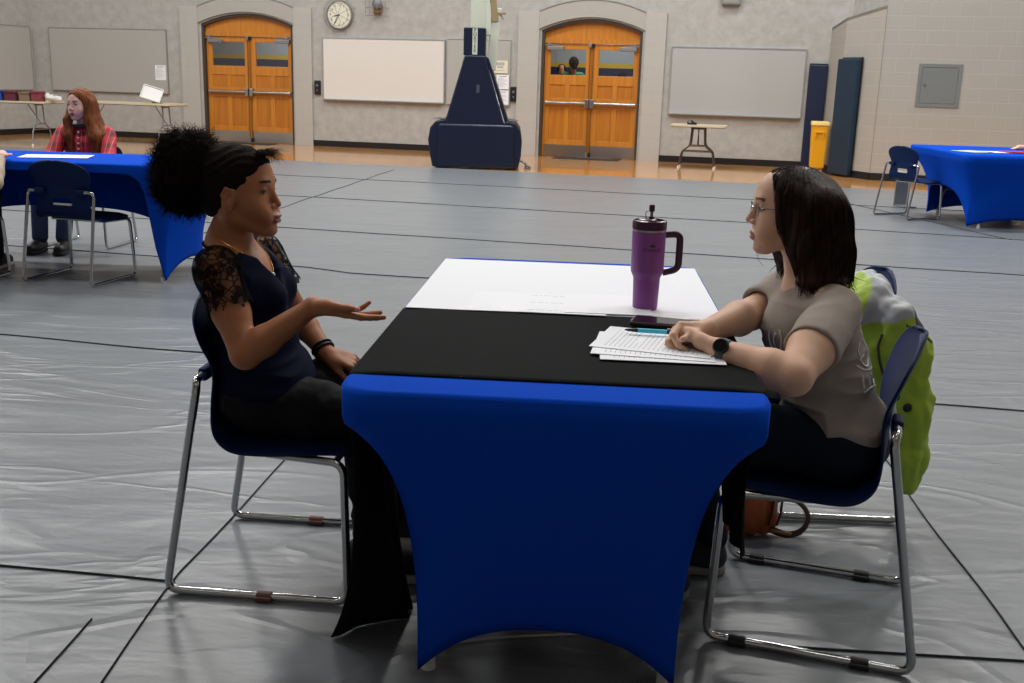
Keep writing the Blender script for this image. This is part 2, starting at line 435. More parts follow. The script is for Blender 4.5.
M_BOARDG = mat('grey_fabric_board', '#a9a8a4', .85, bump=.2, bscale=200); M_BOARDG2 = mat('grey_marker_board', '#a9abaa', .45)
M_BOARDED = mat('board_edge', '#8d8c88', .7)
M_PAPER = mat('white_paper', '#e9ecf2', .6); M_CREAM = mat('cream_paper', '#ddd9bf', .7); M_INK = mat('grey_ink', '#a9acb3', .8); M_INKD = mat('dark_ink', '#3b3d45', .8)
M_PAD = mat('navy_vinyl', '#0b1630', .38, bump=.08, bscale=30, spec=.45); M_PADT = mat('teal_navy_vinyl', '#0f2c42', .42)
M_YEL = mat('yellow_plastic', '#e0a30c', .45); M_PANEL = mat('grey_access_panel', '#74797a', .5)
M_TTOP = mat('beige_laminate', '#c9bfa3', .45); M_TBROWN = mat('brown_tube', '#5a5048', .35, .5); M_TEDGE = mat('table_edge', '#8d7f62', .6)
M_NAVYP = mat('navy_chair_shell', '#0d2450', .55, spec=.15); M_WHITE = mat('white_plastic', '#d8d8d6', .5)
M_GREENP = mat('green_shirt', '#2e7a55', .8); M_GLIDE = mat('brown_glide', '#6b4438', .6); M_GLIDEB = mat('black_glide', '#1c1c1e', .6)
M_SPAN = mat('blue_spandex', '#0a47bd', .8, spec=.03)
M_BLKCLOTH = mat('black_cloth', '#1a1b1c', .95, bump=.15, bscale=250, spec=.08)
M_WHTSHEET = mat('white_sheet', '#e4e7ee', .55)
M_SHADE = mat('pale_grey_wall', '#8f9ba0', .8); M_YSTRIPE = mat('yellow_stripe', '#b39a2c', .7); M_NSTRIPE = mat('navy_stripe', '#141f3f', .7)
def glass_material():
    m = bpy.data.materials.new('clear_glass'); m.use_nodes = True; k = NT(m)
    for n in list(k.n):
        if n.type == 'BSDF_PRINCIPLED': k.n.remove(n)
    out = [n for n in k.n if n.type == 'OUTPUT_MATERIAL'][0]
    tr = k.add('ShaderNodeBsdfTransparent'); gl = k.add('ShaderNodeBsdfGlossy'); gl.inputs['Roughness'].default_value = .03; mx = k.add('ShaderNodeMixShader'); mx.inputs[0].default_value = .06
    k.link(tr.outputs[0], mx.inputs[1]); k.link(gl.outputs[0], mx.inputs[2]); k.link(mx.outputs[0], out.inputs[0]); return m
M_GLASS = glass_material()

# ================================================================== ROOM
SL = -.235; WR = math.atan(SL); WT = Vector((math.cos(WR), math.sin(WR), 0)); WN = Vector((-math.sin(WR), math.cos(WR), 0)); W0 = Vector((0, 19.45, 0))
def W(s, d=0, z=0): return W0 + WT*s + WN*d + Vector((0, 0, z))   # s along the back wall, d into it
CZ = 8.5
fl = MB().bx(-13, 14, -8, 26, -.1, 0); structure(fl.build('floor', M_WOODF, loc=(0, 0, 0)))
ce = MB().bx(-13, 14, -8, 26, CZ, CZ+.1); structure(ce.build('ceiling', M_CEIL, loc=(0, 0, 0)))
DOORS = [(-6.29, -4.40), (.38, 2.17)]; ZS, ZA = 2.20, 2.40
def arch_z(s, a, b, zs=ZS, za=ZA): t = (s-(a+b)/2)/((b-a)/2); return zs+(za-zs)*(1-t*t)
bw = MB(); xs = [-10.05, DOORS[0][0], DOORS[0][1], DOORS[1][0], DOORS[1][1], 5.72]
for a, b in ((0, 1), (2, 3), (4, 5)): bw.bx(xs[a], xs[b], 0, .3, 0, CZ)
for a, b in DOORS:
    N = 20
    for i in range(N):
        s0 = a+(b-a)*i/N; s1 = a+(b-a)*(i+1)/N
        bw.prism([(s0, arch_z(s0, a, b)), (s1, arch_z(s1, a, b)), (s1, CZ), (s0, CZ)], 0, .3)
structure(bw.build('wall_back', M_PLASTER, loc=W0, rz=WR, fixn=True))
# black cove base along the back wall
for n, (a, b) in enumerate(((-10.05, -6.75), (-4.0, -.03), (2.56, 5.1))):
    structure(MB().bx(a, b, -.012, -.001, 0, .11).build('baseboard_back', M_BASEB, loc=W0, rz=WR))
# pilasters and arched surrounds
for n, (a, b) in enumerate(DOORS):
    for (p, q) in ((a-.42, a-.045), (b+.045, b+.40)):
        structure(MB().bx(p, q, -.05, -.001, 0, 2.52).build('trim_%d' % (n*2+1 if p < a else n*2+2), M_PIL, loc=W0, rz=WR))
    N = 24; poly = []
    A, B_ = a-.045, b+.045
    for i in range(N+1):
        s = A+(B_-A)*i/N; poly.append((s, arch_z(s, A, B_, 2.52, 2.72)))
    for i in range(N, -1, -1):
        s = A+(B_-A)*i/N; poly.append((s, arch_z(s, A, B_, 2.22, 2.43)))
    ar = MB()
    for i in range(N):
        ar.prism([poly[i], poly[i+1], poly[2*N-i], poly[2*N+1-i]], -.04, -.001)
    structure(ar.build('trim_%d' % (5+n), M_ARCH, loc=W0, rz=WR))
    lip = MB().tube([(x, -.042, z) for x, z in poly[:N+1]], .012, 6); structure(lip.build('trim_%d' % (7+n), M_BOARDED, loc=W0, rz=WR, smooth=True))
# left angled wall, far left/right/rear walls
def wall_seg(name, p, q, z0, z1, m, th=.25, side=1, kind='structure', zb=None):
    p = Vector((*p, 0)); q = Vector((*q, 0)); L = (q-p).length; a = math.atan2((q-p).y, (q-p).x)
    o = MB().prism([(0, z0), (L, z0), (L, z1 if zb is None else zb), (0, z1)], 0, th*side).build(name, m, loc=p, rz=a); o['kind'] = kind; return o
cl_ = W(-10.02); wall_seg('wall_left', (cl_.x, cl_.y), (-11.6, 16.4), 0, CZ, M_PLASTER, side=-1)
wall_seg('wall_left', (-11.6, 16.4), (-12.3, -7.5), 0, CZ, M_PLASTER, side=-1)
wall_seg('baseboard_left', (cl_.x+.02, cl_.y-.02), (-11.58, 16.4), 0, .11, M_BASEB, th=.012, side=1)
wall_seg('wall_right', (13.2, 13.9), (13.2, -7.5), 0, CZ, M_BLOCK); wall_seg('wall_rear', (-12.6, -7.5), (13.4, -7.5), 0, CZ, M_PLASTER, side=-1)
# projecting painted-block walls on the right
P1 = W(5.31); P2 = Vector((5.04, 17.0, 0)); P3 = Vector((5.365, 16.17, 0)); P4 = Vector((13.4, 13.83, 0)); ZL = 2.50
wall_seg('wall_right', (P1.x, P1.y), (P2.x, P2.y), 0, 2.325, M_BLOCK, side=1, th=.2, zb=2.41)
wall_seg('wall_right', (P2.x, P2.y), (P3.x, P3.y), 0, 2.41, M_BLOCK, side=1, th=.2, zb=2.548)
wall_seg('wall_right', (P3.x, P3.y), (P4.x, P4.y), 0, CZ, M_BLOCK, side=1, th=.2)
up = W(5.62); wall_seg('wall_right', (up.x, up.y), (P3.x+.32, P3.y+.02), 0, CZ, M_PLASTER, side=1, th=.2)
_lp = [(P1.x, P1.y, 2.325), (P2.x, P2.y, 2.41), (P3.x, P3.y, 2.548), (P3.x+.35, P3.y+.1, 2.548), (up.x, up.y, 2.36)]
structure(MB().add(_lp+[(a, b, c-.05) for a, b, c in _lp], [(0, 1, 2, 3, 4), (9, 8, 7, 6, 5)]+[(i, (i+1) % 5, (i+1) % 5+5, i+5) for i in range(5)]).build('trim_9', M_BLOCK))
for p, q in ((P1, P2), (P2, P3), (P3, P4)):
    d = (q-p).normalized(); nn = Vector((d.y, -d.x, 0)); o = wall_seg('baseboard_right', (p+nn*.001).to_2d(), (q+nn*.001).to_2d(), 0, .11, M_BASEB, th=.012, side=-1)
# control joint in the painted block wall
# ---------------- corridor beyond the doors
CD = 3.0
structure(MB().bx(-9, 5, CD, CD+.1, 0, 3).build('wall_corridor', M_SHADE, loc=W0, rz=WR))
structure(MB().bx(-9, 5, CD-.012, CD-.001, 1.62, 1.71).build('trim_10', M_YSTRIPE, loc=W0, rz=WR))
structure(MB().bx(-9, 5, CD-.013, CD-.001, 1.47, 1.62).build('trim_11', M_NSTRIPE, loc=W0, rz=WR))
structure(MB().bx(-9, 5, .3, CD, 3.0, 3.1).build('ceiling_corridor', M_CEIL, loc=W0, rz=WR))
for s in (-9, 5): structure(MB().bx(s-.05, s+.05, .3, CD, 0, 3).build('wall_corridor', M_SHADE, loc=W0, rz=WR))
def area(name, loc, sx, sy, power, col=(1, .985, .965), rot=(0, 0, 0)):
    l = bpy.data.lights.new(name, 'AREA'); l.shape = 'RECTANGLE'; l.size = sx; l.size_y = sy; l.energy = power; l.color = col
    o = bpy.data.objects.new(name, l); COL.objects.link(o); o.location = loc; o.rotation_euler = rot; return o
for s in (-5.3, 1.3):
    p = W(s, 1.6, 2.97); area('corridor_lamp', p, 1.2, .5, 75, rot=(0, 0, WR))

# ---------------- doors
def double_door(n, a, b, name):
    o = thing(name, '', '', W(a, 0, 0), WR); del o['label']; del o['category']; o['kind'] = 'structure'
    w = b-a; fr = MB()   # frame: jambs + arched head
    fr.bx(0, .045, .02, .2, 0, ZS); fr.bx(w-.045, w, .02, .2, 0, ZS)
    N = 20
    for i in range(N):
        s0 = w*i/N; s1 = w*(i+1)/N; z0 = arch_z(s0, 0, w); z1 = arch_z(s1, 0, w)
        fr.prism([(s0, z0-.05), (s1, z1-.05), (s1, z1+.002), (s0, z0+.002)], .02, .2)
    fr.build('door_frame', M_DARKFR, o)
    tp = MB()
    for i in range(N):
        s0 = .045+(w-.09)*i/N; s1 = .045+(w-.09)*(i+1)/N
        tp.prism([(s0, 2.03), (s1, 2.03), (s1, arch_z(s1, 0, w)-.05), (s0, arch_z(s0, 0, w)-.05)], .10, .15)
    tp.bx(.045, w-.045, .07, .10, 1.985, 2.06)
    tp.build('transom_panel', M_DOOR, o)
    lw = (w-.09)/2
    for i in (0, 1):
        x0 = .045+i*lw+.002; x1 = x0+lw-.004; y0, y1 = .10, .145
        d = MB(); wx0 = x0+.105+(.0 if i == 0 else .02); wx1 = x1-.10; wz0, wz1 = 1.44, 1.885
        # stiles, rails; window opening stays open for the pane
        d.bx(x0, wx0, y0, y1, .01, 1.98); d.bx(wx1, x1, y0, y1, .01, 1.98); d.bx(wx0, wx1, y0, y1, wz1, 1.98)
        d.bx(wx0, wx1, y0, y1, 1.27, wz0); d.bx(wx0, wx1, y0, y1, .86, 1.04); d.bx(wx0, wx1, y0, y1, .01, .30)
        mid = (wx0+wx1)/2; d.bx(mid-.045, mid+.045, y0, y1, .3, .86); d.bx(mid-.045, mid+.045, y0, y1, 1.04, 1.27)
        leaf = d.build('door_leaf', M_DOOR, o, bevel=.004)
        pn = MB()
        for (u0, u1) in ((wx0, mid-.045), (mid+.045, wx1)):
            pn.bx(u0, u1, y0+.014, y1-.01, .3, .86); pn.bx(u0, u1, y0+.014, y1-.01, 1.04, 1.27)
        pn.build('door_panel', M_DOORP, leaf)
        g = MB().bx(wx0, wx1, y0+.02, y0+.026, wz0, wz1); g.build('window_pane', M_GLASS, leaf)
        MB().bx(x0+.03, x1-.03, y0-.004, y0, .015, .215).build('kick_plate', M_STEEL, leaf)
        bar = MB(); zc = .955
        bar.tube([(x0+.05, y0-.055, zc), (x1-.03, y0-.055, zc)], .028, 12)
        cx = x1-.045 if i == 0 else x0+.045; ox = x0+.06 if i == 0 else x1-.06
        bar.build('push_bar', M_STEEL, leaf, smooth=True)
        MB().bx(cx-.035, cx+.035, y0-.085, y0, zc-.075, zc+.075).bx(ox-.02, ox+.02, y0-.075, y0, zc-.03, zc+.03).build('latch_case', M_STEEL, leaf, bevel=.008)
        cc = x0+.20 if i == 0 else x1-.20
        MB().bx(cc-.15, cc+.15, y0-.06, y0, 1.865, 1.935).build('door_closer', M_STEELD, leaf, bevel=.01)
        sg = -1 if i == 0 else 1
        MB().box((cc+sg*.08, y0-.055, 1.955), (.28, .018, .018)).box((cc+sg*.11, y0-.035, 1.98), (.05, .05, .03)).build('closer_arm', M_STEELD, leaf)
        rx = x1-.025 if i == 0 else x0+.025
        MB().tube([(rx, y0-.02, .03), (rx, y0-.02, .88)], .008, 6).tube([(rx, y0-.02, 1.03), (rx, y0-.02, 1.95)], .008, 6).build('latch_rod', M_BRASS, leaf)
        MB().box((rx, y0-.025, 1.955), (.05, .045, .07)).box((rx, y0-.025, .05), (.04, .04, .08)).build('rod_latch', M_BLACK if i == 1 else M_STEELD, leaf, bevel=.006)
    return o
for n, (a, b) in enumerate(DOORS): double_door(n, a, b, 'door_%d' % (n+1))
# ---------------- boards on the wall
def wbox(name, s0, s1, z0, z1, d0, d1, m, bevel=0, parent=None):
    return MB().bx(0, s1-s0, -d1, -d0, 0, z1-z0).build(name, m, parent, loc=W(s0, 0, z0), rz=WR, bevel=bevel)
def board(name, s0, s1, z0, z1, m, mf, label, cat, th=.03, fw=.02, tray=False):
    o = thing(name, label, cat, W(s0, 0, z0), WR); w = s1-s0; h = z1-z0
    MB().bx(fw, w-fw, -th, -.001, fw, h-fw).build('board_surface', m, o)
    f = MB().bx(0, w, -th-.008, -.001, 0, fw).bx(0, w, -th-.008, -.001, h-fw, h).bx(0, fw, -th-.008, -.001, fw, h-fw).bx(w-fw, w, -th-.008, -.001, fw, h-fw)
    f.build('frame', mf, o)
    if tray: MB().bx(.03, w-.03, -th-.06, -th-.008, .0, .012).build('marker_tray', M_ALU, o)
    return o
board('fabric_wall_board', -9.61, -7.02, .87, 2.08, M_BOARDG, M_BOARDED, 'grey fabric covered board left of the left double doors', 'board', th=.04, fw=.012)
wb = board('whiteboard', -3.79, -1.40, .87, 2.0, M_WHITEB, M_ALU, 'large white dry erase board between the clock and the basketball hoop base', 'whiteboard', tray=True)
board('fabric_wall_board', -1.37, -.17, .86, 2.02, M_BOARDG, M_ALU, 'grey board with posted notices behind the basketball hoop base', 'board', fw=.01)
board('marker_board', 2.68, 4.94, .83, 1.97, M_BOARDG2, M_ALU, 'grey marker board on the wall above the small folding table', 'board', tray=True)
# board on the angled left wall
lw_a = math.atan2(16.4-cl_.y, -11.6-cl_.x); lo = thing('fabric_wall_board', 'grey fabric covered board on the far left side wall', 'board', (cl_.x, cl_.y, .87), lw_a)
MB().bx(.12, 2.4, .001, .05, 0, 1.2).build('board_surface', M_BOARDG, lo); MB().bx(.10, 2.42, .001, .056, 1.2, 1.215).bx(.10, 2.42, .001, .056, -.012, 0).bx(.10, .12, .001, .056, 0, 1.2).build('frame', M_BOARDED, lo)
# notices
def notice(s0, s1, z0, z1, m, label, d=.04, rows=6, head=False):
    o = thing('paper_notice', label, 'notice', W(s0, 0, z0), WR); w = s1-s0; h = z1-z0
    MB().bx(0, w, -d-.003, -d, 0, h).build('sheet', m, o); t = MB()
    if head:
        t.bx(w*.22, w*.78, -d-.005, -d-.003, h*.62, h*.86); t.bx(w*.3, w*.7, -d-.005, -d-.003, h*.40, h*.56); t.bx(w*.2, w*.8, -d-.005, -d-.003, h*.2, h*.25)
    else:
        t.bx(w*.2, w*.8, -d-.005, -d-.003, h*.86, h*.92)
        for i in range(rows):
            z = h*.76-(h*.66)*i/rows; t.bx(w*.12, w*(.55+.3*((i*7) % 3)/2), -d-.005, -d-.003, z-.006, z)
            t.bx(w*.12, w*.2, -d-.006, -d-.003, z-h*.3/rows, z)
    t.build('printed_lines', M_INK, o); return o
notice(-7.29, -7.06, 1.13, 1.41, M_PAPER, 'white printed notice on the grey board left of the left double doors', rows=7)
notice(-.49, -.22, 1.44, 1.66, M_CREAM, 'cream poster with a crest, topmost notice beside the hoop pole', head=True)
notice(-.42, -.19, 1.16, 1.41, M_PAPER, 'white printed notice, middle one under the cream poster', rows=8)
notice(-.42, -.19, .89, 1.14, M_PAPER, 'white printed notice, lowest of the three beside the hoop pole', rows=7)
# black wall devices
for (s, z, lab) in ((-3.90, 1.085, 'small black wall box left of the large whiteboard'), (-.10, 1.08, 'small black wall box between hoop base and right double doors')):
    o = thing('wall_control_box', lab, 'wall box', W(s, 0, z-.13), WR)
    MB().bx(-.06, .06, -.045, -.001, 0, .26).build('housing', M_BLACK, o, bevel=.012)
    MB().cyl((0, -.052, .17), (0, -.045, .17), .022, 12).build('button', M_STEELD, o, smooth=True); MB().cyl((0, -.05, .08), (0, -.045, .08), .015, 12).build('button', M_STEELD, o, smooth=True)
# ---------------- clock
ck = thing('wall_clock', 'round white wall clock with black numerals above the whiteboard', 'clock', W(-3.44, 0, 2.40), WR)
MB().lathe([(.001, -.001), (.25, -.001), (.265, -.03), (.25, -.06), (.235, -.06), (.232, -.045), (.001, -.045)], ax='y', n=48).build('case', mat('clock_case', '#8f8d88', .4, .4), ck, smooth=True)
MB().lathe([(.001, -.044), (.232, -.044), (.232, -.048), (.001, -.048)], ax='y', n=48).build('dial', mat('clock_dial', '#e6e4d2', .5), ck)
for h in range(1, 13):
    a = PI/2-h*PI/6
    for q_, ch in enumerate(str(h)): text_obj('numeral', ch, .062, M_BLACK, ck, (.175*math.cos(a)+(q_-(len(str(h))-1)/2)*.034, -.049, .175*math.sin(a)), (PI/2, 0, 0))
tk = MB()
for h in range(60):
    a = h*PI/30; l = .02 if h % 5 == 0 else .008
    tk.box((.218*math.cos(a), -.049, .218*math.sin(a)), (l, .002, .004), R=Matrix.Rotation(-a, 3, 'Y'))
tk.build('minute_track', M_BLACK, ck)
def hand_(deg, l, w, nm, y):
    a = PI/2-math.radians(deg); c = (l*.42*math.cos(a), y, l*.42*math.sin(a)); MB().box(c, (l, .003, w), R=Matrix.Rotation(-a, 3, 'Y')).build(nm, M_BLACK, ck)
hand_(257, .12, .018, 'hour_hand', -.052); hand_(209, .19, .010, 'minute_hand', -.056)
gd = MB()
for r in (.30, .2): gd.tube([(r*math.cos(t*PI/16), -.12 if r < .25 else -.06, r*math.sin(t*PI/16)) for t in range(32)], .004, 6, closed=True)
for t in range(8):
    a = t*PI/4+PI/8; gd.tube([(.33*math.cos(a), -.002, .33*math.sin(a)), (.31*math.cos(a), -.07, .31*math.sin(a)), (.2*math.cos(a), -.12, .2*math.sin(a)), (0.02*math.cos(a), -.125, 0.02*math.sin(a))], .0035, 5)
gd.build('wire_guard', M_STEELD, ck)
# ---------------- caged alarm bell
bl = thing('fire_alarm_bell', 'caged alarm bell on the wall right of the clock', 'alarm bell', W(-2.69, 0, 2.40), WR)
MB().bx(-.08, .08, -.06, -.001, .02, .2).build('back_box', M_BRASS, bl, bevel=.01)
MB().lathe([(.001, -.06), (.09, -.065), (.095, -.085), (.08, -.115), (.03, -.13), (.001, -.13)], (0, 0, .20), ax='y', n=24).build('gong', M_STEELD, bl, smooth=True)
MB().box((0, -.08, .06), (.14, .05, .03)).build('striker', mat('bell_bronze', '#8a744f', .4, .7), bl, bevel=.005)
cg = MB()
for i in range(6):
    x = -.19+.38*i/5; cg.tube([(x, -.002, -.01), (x, -.16, -.01), (x, -.16, .42), (x, -.002, .42)], .0035, 5)
for z in (-.01, .13, .28, .42): cg.tube([(-.19, -.002, z), (-.19, -.16, z), (.19, -.16, z), (.19, -.002, z)], .0035, 5)
cg.build('wire_cage', M_STEELD, bl)
# speaker / device at the top above the marker board
o = thing('wall_speaker', 'grey box high on the wall above the marker board', 'speaker', W(3.62, 0, 2.66), WR)
MB().bx(-.15, .17, -.1, -.001, 0, .25).build('housing', M_STEELD, o, bevel=.01); MB().bx(-.12, .14, -.106, -.1, .03, .22).build('grille', M_BOARDED, o)

# ---------------- floor covering
TF = lambda s: 15.72+SL*s       # far edge of the tarp
tp = MB(); nx = 30
tp.slab([(-10.8, TF(-10.8)), (10.5, TF(10.5)), (10.5, -5), (-10.8, -5)][::-1], .0, .006)
ta = thing('floor_tarp', 'wrinkled grey protective sheet spread over the gym floor', 'floor covering', (0, 0, 0))
tp.build('sheet', M_TARP, ta)
M_SEAM = mat('seam_shade_dark', '#3a3d40', .8); M_SEAML = mat('sheet_edge_light', '#8f9497', .5)  # dark colour paints the shadow under the lifted sheet edges along each seam
def seam_shadow(pts, w=.012, wob=.006):
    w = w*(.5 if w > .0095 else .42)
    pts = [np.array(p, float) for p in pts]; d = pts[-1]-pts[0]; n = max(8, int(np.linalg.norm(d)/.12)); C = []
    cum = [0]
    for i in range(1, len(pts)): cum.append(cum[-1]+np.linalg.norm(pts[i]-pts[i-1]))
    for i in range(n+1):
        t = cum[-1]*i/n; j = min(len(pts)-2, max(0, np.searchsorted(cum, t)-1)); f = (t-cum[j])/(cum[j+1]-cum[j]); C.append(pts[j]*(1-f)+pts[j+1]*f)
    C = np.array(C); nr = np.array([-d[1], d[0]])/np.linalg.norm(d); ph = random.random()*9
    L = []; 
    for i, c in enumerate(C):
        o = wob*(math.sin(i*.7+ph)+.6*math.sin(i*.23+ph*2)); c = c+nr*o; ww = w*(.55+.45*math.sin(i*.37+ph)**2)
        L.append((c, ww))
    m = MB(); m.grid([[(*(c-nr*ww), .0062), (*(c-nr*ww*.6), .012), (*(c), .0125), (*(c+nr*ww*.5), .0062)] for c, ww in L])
    m.build('seam_shadow', M_SEAM, ta, smooth=True)
X0, X1 = -10.5, 10.3
seam_shadow([(X0, 16.0), (-3.216, 14.05), (X1, 10.9)], .018, .01); seam_shadow([(X0, 13.6), (-2.6, 11.62), (-1.3, 11.32), (1.243, 10.68), (3.157, 10.2), (4.725, 9.72), (X1, 8.4)], .017)
seam_shadow([(X0, 11.0), (-2.83, 9.3), (-1, 8.87), (X1, 6.2)], .014); seam_shadow([(-4.5, 7.9), (-1.46, 7.2), (-1.1, 7.0), (0.2, 6.8)], .010)
seam_shadow([(-6, 5.85), (-1.735, 4.87), (-1.48, 4.82), (-1.02, 4.75), (1.76, 4.333), (2.18, 4.26), (8, 3.0)], .009)
seam_shadow([(-4, 3.1), (-1.35, 2.567), (-.86, 2.5)], .006, .003); seam_shadow([(-.55, 5.2), (-.752, 3.555), (-.866, 2.534), (-.87, 2.04), (-.9, .5)], .007, .004)
seam_shadow([(-2.6, 8.5), (-2.35, 10.46), (-1.79, 15.4)], .010); seam_shadow([(1.6, 6.0), (1.341, 3.331), (1.25, 2.3), (1.2, 1)], .006, .006)
seam_shadow([(.616, 2.27), (1.229, 2.229), (3, 2.1)], .004, .002); seam_shadow([(-1.0, 2.3), (-1.02, 1.9), (-1.1, 1.2)], .004, .003); seam_shadow([(3.4, 15), (4.6, 9.7)], .008)
# ================================================================== CHAIRS
def shell_mesh():
    prof = [(.236, .385, .195), (.230, .404, .212), (.17, .407, .22), (.10, .402, .226), (0, .396, .226), (-.07, .402, .222), (-.112, .438, .207), (-.128, .50, .19), (-.132, .555, .182), (-.136, .60, .190), (-.148, .645, .212), (-.162, .685, .212), (-.175, .715, .188), (-.185, .737, .140), (-.190, .748, .09), (-.193, .754, .03)]
    rows = catmull(prof, 3); J = 20; P = []
    for (x, z, w) in rows:
        row = []; bk = min(1, max(0, (z-.44)/.12)) if x < -.05 else 0
        for j in range(J+1):
            v = -1+2*j/J; vv = math.sin(v*PI/2)*.35+v*.65
            row.append((x+.020*bk*v*v, w*vv, z-(1-bk)*.016*v**4))
        P.append(row)
    m = MB(); m.grid(P); keep = []
    for f in m.f:
        c = np.mean([m.v[i] for i in f], axis=0)
        if .478 < c[2] < .522 and abs(c[1]) < .062 and c[0] < -.08: continue
        keep.append(f)
    m.f = keep; m.m = [0]*len(keep); return m
def make_chair(label, loc, rz, glide=None, group=None, glides=None):
    o = thing('stacking_chair', label, 'chair', loc, rz, group)
    s = shell_mesh().build('seat_shell', M_NAVYP, o, smooth=True, solid=.008, sub=1, fixn=True)
    MB().grid([[(-.127+.020*(y/.2)**2, y, z) for y in np.linspace(-.062, .062, 7)] for z in (.480, .492)]).build('handle_insert', M_WHITE, o, solid=.01)
    for y in (-1, 1):
        p = fillet([(-.146, y*.13, .566), (-.142, y*.218, .566), (-.138, y*.232, .545), (-.235, y*.240, .012), (.235, y*.240, .012), (.222, y*.222, .374), (.02, y*.19, .376)], .035, 6)
        MB().tube(p, .0105, 12).build('side_frame', M_CHROME, o, smooth=True)
        MB().box((-.145, y*.14, .566), (.024, .07, .034)).build('back_bracket', M_NAVYP, o, bevel=.008)
        if glide:
            for gx in (glides or (-.12, .16)):
                MB().tube([(gx-.02, y*.24, .012), (gx+.02, y*.24, .012)], .0135, 10).box((gx, y*.24, .009), (.045, .034, .012)).build('floor_glide', glide, o, bevel=.003)
    for cx_, cy_ in ((.02, .19), (.200, .22)): MB().tube([(cx_, -cy_, .374), (cx_, cy_, .374)], .009, 8).build('cross_bar', M_CHROME, o, smooth=True)
    return o
make_chair('navy plastic chair with chrome sled frame under the person in navy lace-sleeved top', (-.606, 2.662, .006), math.radians(-5), M_GLIDE, glides=(.02,))
make_chair('navy plastic chair with chrome sled frame under the woman in grey t-shirt', (.785, 2.45, .006), math.radians(180-18), M_GLIDEB)
make_chair('navy plastic chair with a lime green jacket hanging over its back', (.99, 3.275, .006), math.radians(180-2), None)
make_chair('empty navy plastic chair at the near side of the left background table', (-2.745, 6.545, .006), math.radians(76), None)
make_chair('navy plastic chair partly cut off by the left edge of the photo', (-3.50, 6.42, .006), math.radians(80), None)
make_chair('navy plastic chair under the red-haired girl behind the left background table', (-3.22, 7.93, .006), math.radians(-97), None)
make_chair('empty navy plastic chair beside the right background table', (4.19, 11.30, .006), math.radians(25), None)

# ================================================================== TABLES
def folding_table(name, label, loc, rz, L, Wd, Ht=.735, top=None, mleg=None, legx=.27, th=.028, cat='table', group=None, foot=None, axis='y', legw=.31):
    """L along local Y, width along local X"""
    o = thing(name, label, cat, loc, rz, group); h = Ht-th
    def rrect(hx, hy, r, n=5):
        pts = []
        for cx, cy, a0 in ((hx-r, hy-r, 0), (-hx+r, hy-r, PI/2), (-hx+r, -hy+r, PI), (hx-r, -hy+r, 1.5*PI)):
            for i in range(n+1): a = a0+PI/2*i/n; pts.append((cx+r*math.cos(a), cy+r*math.sin(a)))
        return pts
    t = MB().slab(rrect(Wd/2, L/2, .07), h, Ht); t.slab(rrect(Wd/2-.015, L/2-.015, .06), h-.012, h, 1)
    t.build('tabletop', [top or M_TTOP, M_TEDGE], o)
    for s in (-1, 1):
        y = s*(L/2-legx)
        for sx in (-1, 1):
            x = sx*legw
            p = fillet([(sx*.10, y-s*.01, h-.01), (sx*.12, y, .36), (x*.86, y, .27), (x, y, .02)], .06)
            lg = MB().tube(p, .0125, 10).build('leg', mleg or M_TBROWN, o, smooth=True)
            MB().cyl((x, y, 0), (x, y, .035), .017, 12, r2=.015).build('foot_cap', foot or M_WHITE, lg, smooth=True)
        MB().tube([(-.12, y, .36), (.12, y, .36)], .010, 8).build('leg_brace', mleg or M_TBROWN, o); MB().tube([(-legw*.86, y, .27), (legw*.86, y, .27)], .009, 8).build('leg_brace', mleg or M_TBROWN, o); MB().box((0, y-s*.02, h-.03), (.24, .03, .03)).build('leg_bracket', mleg or M_TBROWN, o)
        MB().tube([(0, y, .37), (0, y-s*.22, h-.02)], .008, 8).build('folding_stay', mleg or M_TBROWN, o)
    return o
